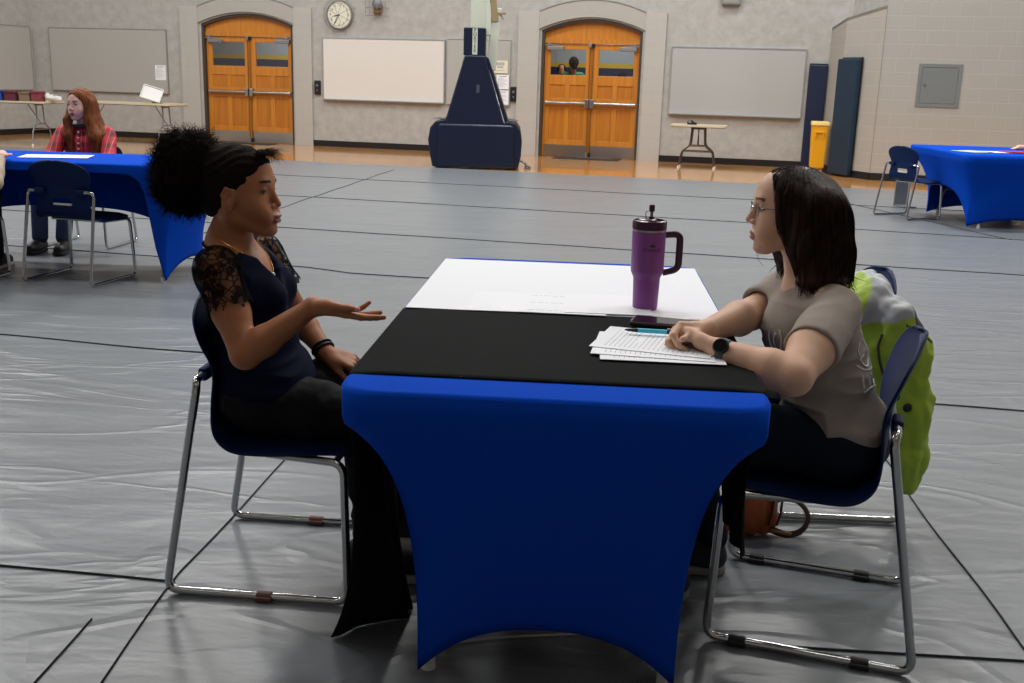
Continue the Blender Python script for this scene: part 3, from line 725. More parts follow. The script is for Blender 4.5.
def span_cover(label, loc, rz, L, Wd, feet, Ht=.738, arch_end=.10, arch_long=.34, open_long=False, group=None, hx=None):
    """stretch cover: top + four stretched skirts; feet = (half x, half y) of the hem corners"""
    o = thing('stretch_table_cover', label, 'tablecloth', loc, rz, group)
    hx0, hy0 = Wd/2+.004, L/2+.004; r = .045
    per = []   # (x,y,side,t): t in -1..1 along each side between corners
    NS = 30
    corners = [(hx0, -hy0), (hx0, hy0), (-hx0, hy0), (-hx0, -hy0)]
    fc = [(feet[0], -feet[1]), (feet[0], feet[1]), (-feet[0], feet[1]), (-feet[0], -feet[1])]
    sides = []
    for i in range(4):
        a = Vector((*corners[i], 0)); b = Vector((*corners[(i+1) % 4], 0)); fa = Vector((*fc[i], 0)); fb = Vector((*fc[(i+1) % 4], 0))
        longside = i in (0, 2); col = []
        for j in range(NS):
            t = j/NS; c = a.lerp(b, t)
            for cor in (a, b):   # round the top corners
                dd = (c-cor).length
                if dd < r*1.3: c = c+(-Vector((cor.x, cor.y, 0)).normalized())*(r*1.3-dd)*.42
            u = 2*t-1; archz = (arch_long if longside else arch_end); cont = 1-abs(u)**(2.1 if not longside else 3.2)
            B = fa.lerp(fb, t)
            n = Vector(((b-a).y, -(b-a).x, 0)).normalized()
            col.append((c, B, cont, archz, n, longside))
        sides.append(col)
    def column(c, B, cont, archz, n, longside, K=22):
        pts = []; zb = .012+archz*cont
        for k in range(K+1):
            v = k/K; z = Ht-.006-(Ht-.006-zb)*v; drop = (Ht-z)
            if drop < .07: g = 0
            else:
                q = min(1, (drop-.07)/(Ht-.07)); g = 1-(1-q)**3.6
                g = g*(1-cont)+cont*(q*.75+.25*g)
            p = c.lerp(B, g); 
            pts.append((p.x, p.y, z))
        return pts
    P = []; sk = MB()
    ring = [q for col in sides for q in col]; cols = [column(*q) for q in ring]
    n = len(cols)
    if not open_long:
        sk.grid([[cols[j % n][k] for j in range(n)] for k in range(23)], wrap=True)
        sk.build('skirt', M_SPAN, o, smooth=True, solid=.003)
    else:
        # skirt left off one long side (x+ side of the local frame); short return flaps near the corners
        keep = list(range(NS-0, n+1)); G = [[cols[j % n][k] for j in keep] for k in range(23)]
        sk.grid(G); sk.build('skirt', M_SPAN, o, smooth=True, solid=.003)
        fl = MB()
        # sweeping returns: fabric band under the top edge deepening towards each leg
        rows = []
        for k in range(13):
            row = []
            for j in range(NS+1):
                c, B, cont, az, nn, ls = ring[j % n]; u = abs(2*j/NS-1)
                depth = .05+.69*max(0, (u-.62)/.38)**2.2; z = Ht-.006-depth*k/12; drop = Ht-z; q = min(1, max(0, (drop-.055)/(Ht-.055))); g = 1-(1-q)**2.8
                p = c.lerp(B, g); row.append((p.x, p.y, max(z, .012)))
            rows.append(row)
        fl.grid(rows); fl.build('front_skirt', M_SPAN, o, smooth=True, solid=.003)
    # top with a soft rounded edge
    top = MB(); rt = [[(q[0].x*s, q[0].y*(1-(1-s)*Wd/L), Ht-dz) for q in ring] for s, dz in ((1.0, .006), (.992, .0015), (.975, 0), (.6, 0))]
    top.grid(rt, wrap=True); top.add([p for p in rt[-1]], [tuple(range(len(ring)))]); top.build('cover_top', M_SPAN, o, smooth=True)
    return o
# main table
TR = math.radians(-3.8); TC = Vector((.127, 2.578, .006))
ML, MW = 1.52, .79
folding_table('folding_table', 'folding table hidden under the central blue stretch cover', TC, TR, ML-.024, MW-.024, foot=M_WHITE, top=M_WHITE, mleg=M_STEELD, legx=.285, legw=.265)
span_cover('bright blue stretch cover on the central table between the two seated people', TC, TR, ML, MW, (.283, ML/2-.262), arch_end=.145)
def TL(x, y, z=0): v = Matrix.Rotation(TR, 3, 'Z') @ Vector((x, y, z)); return TC+v
# left background table (long along x)
LT = Vector((-3.13, 6.87, .006)); LR = math.radians(90-3)
folding_table('folding_table', 'folding table under the blue cover in the left background', LT, LR, 2.40-.03, .80-.03, top=M_TTOP, mleg=M_STEELD, legx=.245, legw=.32)
# local +x must face the camera (-Y world) -> rotate by -90
span_cover('blue stretch cover with open near side on the left background table', LT, LR-PI, 2.40, .80, (.345, .965), open_long=True, arch_long=.36, arch_end=.10)
# right background table
RT = Vector((5.03, 11.15, .006)); RR = math.radians(-3)
folding_table('folding_table', 'folding table under the blue cover in the right background', RT, RR, 1.77, 1.27, top=M_TTOP, mleg=M_STEELD, legw=.35)
span_cover('blue stretch cover on the right background table', RT, RR, 1.80, 1.30, (.47, .62), arch_end=.08, arch_long=.36)
o = thing('white_card', 'white card standing between the right chair and blue table', 'card', (4.56, 12.25, .006), math.radians(8))
MB().box((0, 0, .44), (.11, .01, .26)).build('panel', M_PAPER, o); MB().bx(-.01, .01, -.005, .22, .29, .30).bx(-.08, .08, .2, .22, 0, .31).bx(-.08, .08, -.03, .2, 0, .02).build('stand', M_STEELD, o)
# small folding table by the back wall
folding_table('folding_table', 'narrow beige folding table standing below the marker board', (2.97, 17.62, 0), math.radians(-13.3), .62, .90, Ht=.70, legx=.16, legw=.29)
o = thing('tape_dispenser', 'small black tape dispenser on the narrow table below the marker board', 'tape dispenser', (2.84, 17.56, .70), WR)
MB().prism([(-.075, 0), (.075, 0), (.08, .03), (.03, .045), (-.01, .08), (-.06, .07), (-.08, .03)], -.03, .03).build('body', M_BLACK, o, bevel=.006)
MB().cyl((-.035, -.032, .048), (-.035, .032, .048), .026, 20).build('tape_roll', M_STEELD, o, smooth=True)
# two laminate tables along the left wall
folding_table('folding_table', 'long beige folding table at the far left carrying boxes', (-9.05, 18.5, 0), math.radians(90-6), 2.2, .76, Ht=.74, mleg=M_STEELD)
folding_table('folding_table', 'long beige folding table left of the left double doors', (-7.0, 19.3, 0), math.radians(90-13), 2.0, .76, Ht=.74, mleg=M_STEELD)
def tbox(x0, z0, sx, sz, col, lab, sy=.2, y=18.25):
    o = thing('storage_box', lab, 'box', (x0, y, z0), math.radians(-6)); m = mat('box_'+col, col, .6)
    MB().bx(-sx/2, sx/2, -sy/2, sy/2, 0, sz*.8).build('body', m, o, bevel=.008); MB().bx(-sx/2-.008, sx/2+.008, -sy/2-.008, sy/2+.008, sz*.8, sz).build('lid', mat('lid_'+col, col, .4), o, bevel=.006)
tbox(-8.86, .74, .24, .17, '#23418f', 'blue box at the left end of the far left table'); tbox(-8.60, .74, .2, .16, '#5c1f30', 'dark red box right of the blue box on the far left table')
tbox(-8.36, .74, .18, .15, '#7a6450', 'brown box on the far left table between red and maroon boxes'); tbox(-8.17, .74, .15, .17, '#7c2f3a', 'maroon box nearest the white bundle on the far left table')
o = thing('white_bundle', 'crumpled white bag bundle at the right end of the far left table', 'bag', (-7.95, 18.3, .74))
B = SDF().ell((-7.95, 18.3, .80), (.10, .08, .06)).ell((-7.85, 18.3, .79), (.07, .06, .05), k=.03).ell((-8.02, 18.28, .83), (.04, .04, .06), k=.02)
sdf_obj('bag_body', B, mat('white_bag', '#cfcfcb', .6), o, h=.008, disp=lambda V: .008*vnoise(V, 30))
MB().tube([(.03, -.04, .09), (.05, -.05, .12), (.08, -.04, .10)], .008, 6).build('bag_tie', M_STEELD, o)
o = thing('white_tray', 'tilted square white plastic tray on the table left of the double doors', 'tray', (-6.52, 19.1, .742), math.radians(-15))
Rm = Matrix.Rotation(.95, 3, 'X') @ Matrix.Rotation(.5, 3, 'Y')
z0 = .16
MB().box((0, 0, z0), (.34, .26, .02), R=Rm).build('tray_base', M_WHITE, o, bevel=.006)
rm = MB()
for sx, sy, dx, dy in ((0, .13, .34, .012), (0, -.13, .34, .012), (.17, 0, .012, .26), (-.17, 0, .012, .26)):
    c = Rm @ Vector((sx, sy, .018)); rm.box((c.x, c.y, z0+c.z), (dx, dy, .03), R=Rm)
rm.build('rim', M_WHITE, o); MB().box((0.02, .13, .06), (.2, .06, .12)).build('support_block', mat('tray_block', '#a9a9a6', .6), o, bevel=.01)
# papers on background tables
def paper(lab, loc, rz, w=.216, h=.279, mt=None, lines=12, group=None, name='paper_sheet', style=0, t=.0012, cat='paper'):
    o = thing(name, lab, cat, loc, rz, group)
    MB().bx(-w/2, w/2, -h/2, h/2, 0, t).build('sheet', mt or M_PAPER, o)
    if lines:
        k = MB()
        for i in range(lines):
            y = h/2-.03-(h-.06)*i/(lines-1); x = -w/2+.02
            while x < w/2-.03:
                l = random.uniform(.006, .022); k.bx(x, min(x+l, w/2-.02), y-.0007, y+.0007, t, t+.0003); x += l+.005
                if random.random() < .04: break
        k.build('printed_lines', M_INK, o)
    return o
paper('white sheet at the left end of the left background table, nearest the photo edge', (-3.43, 6.70, .746), .3, lines=0, w=.30, h=.5)
paper('white sheet on the left background table behind the empty chair', (-2.98, 6.86, .746), .2, lines=0, w=.42, h=.26)

# ================================================================== BACKGROUND OBJECTS
# wall pads
def wall_pad(lab, p, ang, w, h, m, z=.05, th=.07):
    o = thing('wall_pad', lab, 'wall pad', p, ang)
    MB().bx(0, w, -th, -.012, 0, h).build('padding', m, o, bevel=.02, bseg=3); MB().bx(.0, w, -.012, 0, -.03, h+.02).build('backing_board', M_BLACK, o); return o
a23 = math.atan2((P3-P2).y, (P3-P2).x)
wall_pad('dark navy wall pad in the corner left of the yellow bin', W(5.00, -.02, .0), WR, .30, 1.72, mat('pad_dark', '#0c1d3c', .45))
dd = (P3-P2).normalized(); nn = Vector((dd.y, -dd.x, 0)); pp = P2+dd*.02+nn*.02; wall_pad('teal navy wall pad on the angled block wall right of the yellow bin', (pp.x, pp.y, .03), a23, .48, 1.76, M_PADT, th=.10)
# yellow wheeled bin
o = thing('wheeled_bin', 'slim yellow wheeled bin between the two navy wall pads', 'bin', (4.86, 17.3, .0), WR)
bn = MB(); N = 1
def taper(mb, w0, d0, w1, d1, z0, z1, mi=0):
    vs = [(-w0/2, -d0/2, z0), (w0/2, -d0/2, z0), (w0/2, d0/2, z0), (-w0/2, d0/2, z0), (-w1/2, -d1/2, z1), (w1/2, -d1/2, z1), (w1/2, d1/2, z1), (-w1/2, d1/2, z1)]
    mb.add(vs, [(3, 2, 1, 0), (4, 5, 6, 7), (0, 1, 5, 4), (1, 2, 6, 5), (2, 3, 7, 6), (3, 0, 4, 7)], mi)
taper(bn, .22, .40, .26, .46, .09, .76); bn.build('bin_body', M_YEL, o, bevel=.015)
lm = MB(); taper(lm, .285, .49, .27, .47, .76, .82); lm.build('rim', mat('pale_yellow', '#e8cf7a', .5), o, bevel=.01)
MB().box((0, -.235, .66), (.15, .03, .03)).box((-.06, -.235, .62), (.02, .03, .1)).box((.06, -.235, .62), (.02, .03, .1)).build('handle', M_YEL, o, bevel=.006)
for x in (-.07, .07):
    MB().cyl((x-.012, -.13, .04), (x+.012, -.13, .04), .038, 16).build('wheel', M_YEL, o, smooth=True); MB().cyl((x-.012, .13, .04), (x+.012, .13, .04), .038, 16).build('wheel', M_BLACK, o, smooth=True)
MB().bx(-.09, .09, -.16, .16, .07, .095).build('dolly', M_YEL, o)
# access panel on the block wall
t34 = (P4-P3).normalized(); a34 = math.atan2(t34.y, t34.x); pa = P3+t34*.53
o = thing('access_panel', 'square grey metal access panel on the painted block wall', 'access panel', (pa.x, pa.y, 1.11), a34)
fr = MB(); fr.bx(0, .6, -.012, -.001, 0, .05).bx(0, .6, -.012, -.001, .57, .62).bx(0, .05, -.012, -.001, .05, .57).bx(.55, .6, -.012, -.001, .05, .57); fr.build('frame', M_PANEL, o, bevel=.002)
MB().bx(.055, .545, -.010, -.001, .055, .565).build('panel_door', M_PANEL, o, bevel=.003); MB().cyl((.10, -.022, .32), (.10, -.01, .32), .016, 14).build('lock', M_STEEL, o, smooth=True)
structure(MB().bx(-.006, .006, -.004, -.0005, .1, 2.5).build('trim_12', mat('joint_grey', '#8f8b83', .8), loc=(P3.x, P3.y, 0), rz=a34))

# portable basketball hoop (padded base, column and folded arm)
hp = thing('basketball_hoop', 'portable basketball hoop with navy padded base between whiteboard and right doors', 'basketball hoop', (-.62, 16.25, 0), 0)
bs = MB()
bs.prism([(-.585, .02), (.555, .02), (.56, .60), (.54, .665), (-.56, .665), (-.59, .60)], -.30, -.06); bs.build('front_pad', M_PAD, hp, bevel=.03, bseg=3)
sd = MB(); sd.prism([(-.73, .42), (-.70, .60), (-.62, .70), (-.50, .73), (-.46, .70), (-.46, .02), (-.66, .02), (-.70, .2)], -.26, .9); sd.build('side_pad', M_PAD, hp, bevel=.03, bseg=3)
sd = MB(); sd.prism([(.68, .42), (.65, .60), (.58, .70), (.46, .73), (.42, .70), (.42, .02), (.63, .02), (.67, .2)], -.26, .9); sd.build('side_pad', M_PAD, hp, bevel=.03, bseg=3)
MB().bx(-.46, .42, -.06, .9, .05, .66).build('base_frame', M_BLACK, hp)
cp = MB(); vs = []
cp.prism([(-.49, .60), (.43, .60), (.10, 1.66), (-.20, 1.66)], -.27, -.20); cp.build('column_pad', M_PAD, hp, bevel=.02)
cp = MB(); cp.prism([(.44, .62), (.50, .62), (.155, 1.62), (.10, 1.66)], -.24, .45); cp.prism([(-.50, .62), (-.46, .62), (-.18, 1.66), (-.21, 1.62)], -.24, .45); cp.build('column_side_pad', M_PAD, hp, bevel=.01)
MB().bx(-.22, .105, -.26, .02, 1.655, 2.05).build('post_pad', M_PAD, hp, bevel=.012)
M_OFFW = mat('off_white_steel', '#c6cabb', .4)
MB().bx(-.13, .11, -.05, .10, 1.6, 3.6).build('post', M_OFFW, hp, bevel=.01)
MB().box((.22, .0, 1.9), (.14, .1, .9), R=Matrix.Rotation(.08, 3, 'Y')).box((.13, -.02, 2.6), (.08, .1, 1.3)).build('lift_arm', M_OFFW, hp, bevel=.01)
MB().box((.20, -.05, 2.40), (.10, .04, .5), R=Matrix.Rotation(-.12, 3, 'Y')).box((.27, -.05, 2.27), (.24, .03, .035)).tube([(.30, -.05, 2.27), (.36, -.05, 2.18)], .012, 6).build('crank_bracket', mat('tan_bracket', '#9a8a68', .5, .3), hp, bevel=.004)
MB().bx(-.09, -.015, -.266, -.2605, 1.67, 2.04).build('brand_label', M_OFFW, hp)
for i, ch in enumerate('PORTER'):
    text_obj('brand_letter', ch, .07, M_BLACK, hp, (-.053, -.2665, 2.01-.058*i), (PI/2, 0, 0), depth=.001)
MB().bx(-.02, .03, -.274, -.271, 1.12, 1.24).build('pad_logo', mat('logo_grey', '#39404f', .6), hp)
for sx in (-1, 1):
    MB().box((-.015+sx*.555, -.2, .735), (.15, .10, .012)).box((-.015+sx*.555, -.1, .745), (.05, .12, .012)).build('strap', M_STEELD, hp)
for x in (-.5, .46):
    MB().cyl((x-.02, .9, .04), (x+.02, .9, .04), .04, 14).build('caster', M_BLACK, hp, smooth=True)
MB().tube([(.66, .2, .12), (.74, .2, .08), (.78, .2, .02)], .02, 8).box((.78, .2, .02), (.10, .1, .03)).build('outrigger', M_STEELD, hp)
# floor mats at doors
for (s, lab) in ((-5.35, 'thin black mat on the floor in front of the left double doors'), (1.28, 'thin black mat on the floor in front of the right double doors')):
    o = MB().bx(-.55, .62, -.45, -.02, 0, .008).build('door_mat', mat('rubber_mat', '#26262a', .8), loc=W(s, 0, 0), rz=WR, bevel=.003); tag(o, lab, 'door mat')
# ================================================================== PEOPLE
def A(*v): return np.array(v, float)
def unit(v): v = np.array(v, float); return v/np.linalg.norm(v)
def frame_from(fwd, up=(0, 0, 1)):
    f = unit(fwd); u = np.array(up, float); u = unit(u-f*(u@f)); return np.stack([f, np.cross(u, f), u], 1)   # columns: forward, left, up
class Head:
    gaze = 0
    def __init__(s, c, fwd, up=(0, 0, 1), k=1.0, jx=0, nz=0, ear=(0, 0)): s.jx = jx; s.nz = nz; s.ear = ear; s.c = A(*c); s.R = frame_from(fwd, up); s.k = k
    def w(s, x, y, z): return s.c+s.R@(np.array([x, y, z])*s.k)
    def loc(s, P): return ((P-s.c)@s.R)/s.k
    def build(s, B, neck, nr=.046, full=True):
        w, k, R = s.w, s.k, s.R; J = s.jx; NZ = s.nz; ex, ez = s.ear
        B.ell(w(-.018, 0, .028), A(.092, .074, .086)*k, R, k=.02)
        B.ell(w(.018, 0, .050), A(.063, .062, .055)*k, R, k=.02)
        B.ell(w(.024, 0, -.012), A(.057, .060, .078)*k, R, k=.03)
        for y in (-1, 1):
            B.cap(w(-.012, y*.048, -.050), w(.050+J, y*.018, -.090), .022*k, .016*k, k=.02)
            B.ell(w(.050, y*.034, -.028), .026*k, k=.02)
        B.ell(w(.066+J, 0, -.091), A(.018, .020, .016)*k, R, k=.018)
        B.cap(w(.062+J, -.022, -.054), w(.062+J, .022, -.054), .022*k, k=.02)
        B.cap(w(.073, -.028, .030), w(.073, .028, .030), .010*k, k=.016)
        B.cap(w(-.02, 0, -.045), neck, nr, nr*1.08, k=.02)
        if full:
            for y in (-1, 1): B.ell(w(.093, y*.032, .010), .0155*k, k=.012, sub=True)
        B.cap(w(.079, 0, .018), w(.099, 0, -.020+NZ), .0065*k, .0088*k, k=.010)
        for y in (-1, 1): B.ell(w(.090, y*.0125, -.026+NZ), .0078*k, k=.006)
        B.ell(w(.0845+J, 0, -.0535), A(.0105, .022, .0062)*k, R, k=.005)
        B.ell(w(.0835+J, 0, -.0665), A(.0105, .019, .0068)*k, R, k=.005)
        if full:
            B.cap(w(.099+J, -.021, -.060), w(.099+J, .021, -.060), .0035*k, k=.003, sub=True)
            for y in (-1, 1):
                B.ell(w(.0670, y*.031, .0155), .0122*k, k=.003)
                B.ell(w(.0655, y*.031, .0010), .0114*k, k=.003)
        for y in (-1, 1):
            Re = R@np.array(Matrix.Rotation(.25, 3, 'Y'))
            B.ell(w(-.012+ex, y*.073, -.002+ez), A(.018, .008, .031)*k, Re, k=.005)
            B.ell(w(-.006+ex, y*.0835, .004+ez), A(.009, .008, .017)*k, Re, k=.003, sub=True)
            B.chain([w(.000+ex, y*.076, .022+ez), w(-.016+ex, y*.079, .028+ez), w(-.027+ex, y*.078, .010+ez), w(-.018+ex, y*.077, -.018+ez), w(-.008+ex, y*.074, -.030+ez)], [.0035*k]*5, k=.003)
    def classify(s, C, brow=True):
        L = s.loc(C); mi = np.zeros(len(C), int); x, y, z = L.T
        mi[(x > .070) & (np.abs(y) < .0225) & (z < -.0485) & (z > -.0735) & (x > .086+s.jx*.8-9*y*y) & (((y/.0225)**2+((z+.0605)/.0128)**2) < 1)] = 1
        if brow:
            bz = .0345-.9*(np.abs(y)-.030)**2*8
            mi[(x > .055) & (np.abs(y) > .014) & (np.abs(y) < .046) & (np.abs(z-bz) < .0032)] = 2
        return mi
    def eyes(s, parent, iris):
        for y in (-1, 1):
            c = s.w(.067, y*.031, .009); off = Vector(parent.location)
            e = MB().sph((0, 0, 0), .0115*s.k, 20).build('eye', M_EYEW, parent, smooth=True); e.location = Vector(c)-off
            d = Vector(s.R@unit(A(1, s.gaze, -.05))); ib = MB(); q = d.to_track_quat('Z', 'Y'); ib.lathe([(.0001, .0120*s.k), (.0040*s.k, .0114*s.k), (.0070*s.k, .0098*s.k), (.0072*s.k, .0088*s.k)], n=16)
            i = ib.build('iris', iris, e, smooth=True); i.rotation_mode = 'QUATERNION'; i.rotation_quaternion = q
            MB().tube([tuple(Vector(s.w(*p))-off) for p in ((.0770, y*.020, .0105), (.0802, y*.030, .0125), (.0760, y*.041, .0100), (.070, y*.046, .0075))], .0012*s.k, 6).build('eyelashes', M_BLACK, parent, smooth=True)
def hand(B, wrist, F, N, T, s=1.0, curls=None, thumb=(.6, .3, .5), wr=.022, tips=None, splay=.10):
    """F fingers direction, N palm-facing direction, T thumb side"""
    F = unit(F); N = unit(N-F*(N@F)); T = (np.cross(N, F) if T == 'L' else np.cross(F, N)) if isinstance(T, str) else unit(np.array(T)-F*(np.array(T)@F)-N*(np.array(T)@N)); wrist = np.array(wrist, float)
    curls = curls or [(15, 20, 15)]*4
    off = [.030, .010, -.011, -.030]; ln = [(.042, .025, .020), (.046, .029, .021), (.042, .026, .020), (.034, .020, .017)]; pl = [.088, .090, .085, .078]
    B.cap(wrist, wrist+F*.015*s+T*.004*s, wr, wr*.95, k=.012)
    ks = []
    for i in range(4):
        kn = wrist+(F*pl[i]+T*off[i]-N*.004)*s; b = wrist+(F*.018+T*off[i]*.55)*s
        B.cap(b, kn, .0135*s, .0105*s, k=.012); ks.append(kn)
    B.ell(wrist+(F*.040+T*.022+N*.008)*s, .017*s, k=.015); B.ell(wrist+(F*.040-T*.020+N*.006)*s, .015*s, k=.015)
    for i in range(4):
        p = ks[i]; a = 0; d = F+T*(off[i]/.03*splay); d = unit(d); seg = ln[i]; r = [.0098, .0088, .0078, .0066] if i < 3 else [.0086, .0077, .0068, .0058]
        for j in range(3):
            a += math.radians(curls[i][j]); dd = d*math.cos(a)+N*math.sin(a); q = p+dd*seg[j]*s
            B.cap(p, q, r[j]*s, r[j+1]*s, k=.0035 if j == 0 else .003); p = q
        if tips is not None: tips.append((p, dd))
    p = wrist+(F*.022+T*.022+N*.006)*s; d = unit(F*thumb[0]+T*thumb[1]+N*thumb[2]); q = p+d*.042*s; B.cap(p, q, .0145*s, .0115*s, k=.012)
    d2 = unit(d+F*.35); p2 = q+d2*.033*s; B.cap(q, p2, .0105*s, .0095*s, k=.004); d3 = unit(d2+F*.2); p3 = p2+d3*.026*s; B.cap(p2, p3, .0095*s, .0075*s, k=.003)
    if tips is not None: tips.append((p3, d3))
M_EYEW = mat('eye_white', '#d9d4cc', .25); M_IRISD = mat('dark_iris', '#24140c', .15); M_IRISB = mat('blue_grey_iris', '#4c5f6b', .15)
def skin(name, col, rough=.5, sss=.08): return mat(name, col, rough, noise=.05, nscale=40, bump=.04, bscale=300, sss=sss, spec=.35)
def folds(amp, f, st=(1, 1, 1), amp2=0, f2=60):
    st = np.array(st)
    def fn(V):
        Wp = V*st+.035*np.stack([vnoise(V, 9), vnoise(V+3.1, 9), vnoise(V+7.7, 9)], 1)
        r = 1-np.abs(vnoise(Wp, f))*2
        return amp*r+(amp2*vnoise(V, f2) if amp2 else 0)
    return fn

# ------------------------------------------------------------------ seated young person, left
SK1 = skin('brown_skin', '#aa6f4c', .48); LIP1 = mat('brown_lips', '#8c5045', .4); BROW1 = mat('black_brow', '#1a110d', .8); NAIL1 = mat('pink_nails', '#d9a9a4', .3)
g = thing('person', 'seated person in navy lace-sleeved top with big hair puff and one hand held out', 'person', (-.66, 2.63, .006))
gh = Head((-.676, 2.585, 1.016), (1, -.16, -.0), (.03, 0, 1), .96, jx=.011, nz=-.004, ear=(.010, -.010)); gh.gaze = -.25
B = SDF(); nk = A(-.715, 2.60, .885)
gh.build(B, nk, .044)
chest = A(-.668, 2.60, .76)
B.ell(chest, (.080, .128, .12), k=.03); B.ell((-.64, 2.61, .62), (.080, .115, .11), k=.04); B.ell((-.64, 2.615, .52), (.085, .13, .07), k=.04)
B.cap((-.715, 2.475, .852), (-.685, 2.735, .846), .036, .036, k=.04); B.cap(nk, (-.705, 2.60, .84), .05, .06, k=.04)
shR, elR, wrR = A(-.705, 2.455, .845), A(-.622, 2.37, .664), A(-.462, 2.375, .782)
shL, elL, wrL = A(-.672, 2.755, .838), A(-.585, 2.80, .655), A(-.495, 2.715, .580)
B.chain([shR, shR*.5+elR*.5, elR], [.044, .042, .034], k=.02); B.chain([elR, elR*.72+wrR*.28, wrR], [.035, .036, .0215], k=.012)
B.chain([shL, elL], [.042, .034], k=.02); B.chain([elL, elL*.72+wrL*.28, wrL], [.034, .034, .0215], k=.012)
tips = []
hand(B, wrR, (1, -.02, -.16), (.12, .22, 1), (0, -1, .3), .90, [(0, 8, 8), (2, 6, 6), (8, 8, 6), (26, 14, 8)], (.95, .30, .10), wr=.0205, tips=tips, splay=.13)
hand(B, wrL, (.9, -.1, -.30), (.2, .2, -1), 'L', .88, [(25, 35, 25)]*4, (.8, .4, .3), wr=.0205)
def gcls(C):
    mi = gh.classify(C)
    for p, d in tips[-1:]:
        r = C-p; mi[(np.linalg.norm(r, axis=1) < .0085) & (r@d > -.005) & (r[:, 1] < -.001)] = 3
    return mi
_, gV, gQ = sdf_obj('body', B, [SK1, LIP1, BROW1, NAIL1], g, h=.0024, classify=gcls)
gbody = B; gh.eyes(g, M_IRISD)
# scalp hair swept back to the tie, big puff behind
M_HAIR1 = mat('black_coily_hair', '#1a1310', .85, noise=.4, nscale=60, bump=.4, bscale=220, spec=.08)
H = SDF(); k = gh.k; Rg = gh.R
H.ell(gh.w(-.022, 0, .030), A(.097, .080, .093)*k, Rg); H.ell(gh.w(.008, 0, .052), A(.073, .068, .062)*k, Rg, k=.02)
H.cap(gh.w(-.07, 0, .05), gh.w(-.115, 0, .085), .055*k, .04*k, k=.04); H.cap(gh.w(-.06, 0, -.02), gh.w(-.10, 0, .05), .045, .045, k=.03)
H.cut(gh.w(.069, 0, .066), Rg@A(.80, 0, -.60), k=.008); H.cut(gh.w(-.03, 0, -.055), Rg@A(.25, 0, -1), k=.01)
sdf_obj('swept_hair', H, M_HAIR1, g, h=.003, disp=lambda V: .0012*np.sin(260*(gh.loc(V)[:, 2]-gh.loc(V)[:, 0]*.55)+5*vnoise(V, 18))+.0010*vnoise(V, 200))
PU = SDF(); pc = gh.w(-.134, .0, .043)
for (dx, dy, dz, r) in ((0, 0, 0, .078), (-.03, .02, .05, .058), (.025, -.01, .055, .052), (-.05, -.01, -.02, .058), (-.01, .0, -.06, .052), (.01, -.04, .0, .055), (-.01, .05, .0, .06), (-.045, 0, -.05, .045), (-.045, 0, .03, .05)):
    PU.ell(pc+A(dx*.8, dy, dz*.92), r*.93, k=.025)
po, pV, pQ = sdf_obj('hair_puff', PU, M_HAIR1, g, h=.005, disp=lambda V: .006*vnoise(V, 60)+.004*vnoise(V, 130))
NS_ = 5200; idx = RNG.integers(0, len(pV), NS_); st = pV[idx]; nr_ = vnorm(pV, pQ)[idx]; K = 9
ph = RNG.random(NS_)*6.28; wv = RNG.normal(size=(NS_, 3)); wv -= nr_*(wv*nr_).sum(1)[:, None]; wv /= np.linalg.norm(wv, axis=1)[:, None]; wv2 = np.cross(nr_, wv)
tt = np.linspace(0, 1, K); ln_ = .010+.024*RNG.random(NS_)**1.6
paths = st[:, None]-nr_[:, None]*.004+nr_[:, None]*(tt[None, :, None]*ln_[:, None, None])+.0035*(wv[:, None]*np.sin(tt*9+ph[:, None])[..., None]+wv2[:, None]*np.cos(tt*9+ph[:, None])[..., None])*np.minimum(1, tt*2)[None, :, None]
strands_mesh('frizzy_strands', paths, .00055, .00025, M_HAIR1, po)
# loose wisps at the front hairline
n = 170; base = np.stack([gh.w(x, y, z) for x, y, z in zip(.055+.012*RNG.random(n), RNG.uniform(-.045, .03, n), .098+.012*RNG.random(n))]); tt = np.linspace(0, 1, 8)
fd = Rg@A(1, 0, 0); ph = RNG.random(n)*6
wp = base[:, None]+tt[None, :, None]*(fd*.036+A(0, 0, .006))[None, None]*(.5+RNG.random(n))[:, None, None]-A(0, 0, 1)*(tt**2)[None, :, None]*.020*RNG.random(n)[:, None, None]*1.5+.0035*np.stack([np.sin(tt*8+ph[:, None]), np.cos(tt*7+ph[:, None]*2), np.sin(tt*9+ph[:, None]*3)], -1)
strands_mesh('front_wisps', wp, .0006, .0002, M_HAIR1, g)
# hair tie
MB().tube([tuple(gh.w(-.112+.03*math.sin(a)*0, .038*math.cos(a), .078+.038*math.sin(a))) for a in np.linspace(0, 2*PI, 20)[:-1]], .006, 8, closed=True).build('hair_tie', M_BLKCLOTH, g, smooth=True, world=True)
# top
M_NAVYT = mat('navy_jersey', '#080f26', .85, bump=.1, bscale=300, spec=.1)
T = SDF()
T.ell(chest, (.092, .140, .13), k=.03); T.ell((-.655, 2.61, .64), (.103, .138, .12), k=.05); T.ell((-.635, 2.615, .53), (.120, .160, .075), k=.05)
for y in (2.555, 2.66): T.ell((-.612, y-.01, .765), .050, k=.03)
T.cap((-.715, 2.50, .83), (-.695, 2.72, .825), .045, .045, k=.05)
T.ell((-.585, 2.61, .555), (.055, .125, .045), k=.05)
T.cut((-.60, 2.58, .785), (1.3, -.12, .85), k=.006) if False else None
T.cap((-.570, 2.562, .800), (-.650, 2.582, .945), .008, .085, k=.006, sub=True)       # V neckline
T.cap(nk+A(0, 0, -.015), nk+A(.01, 0, .10), .066, .075, k=.006, sub=True)
T.cut((-.62, 2.6, .485), (-.3, 0, -1), k=.01)
sdf_obj('navy_top', T, M_NAVYT, g, h=.003, disp=folds(.0055, 13, (.9, .7, 1.8)))
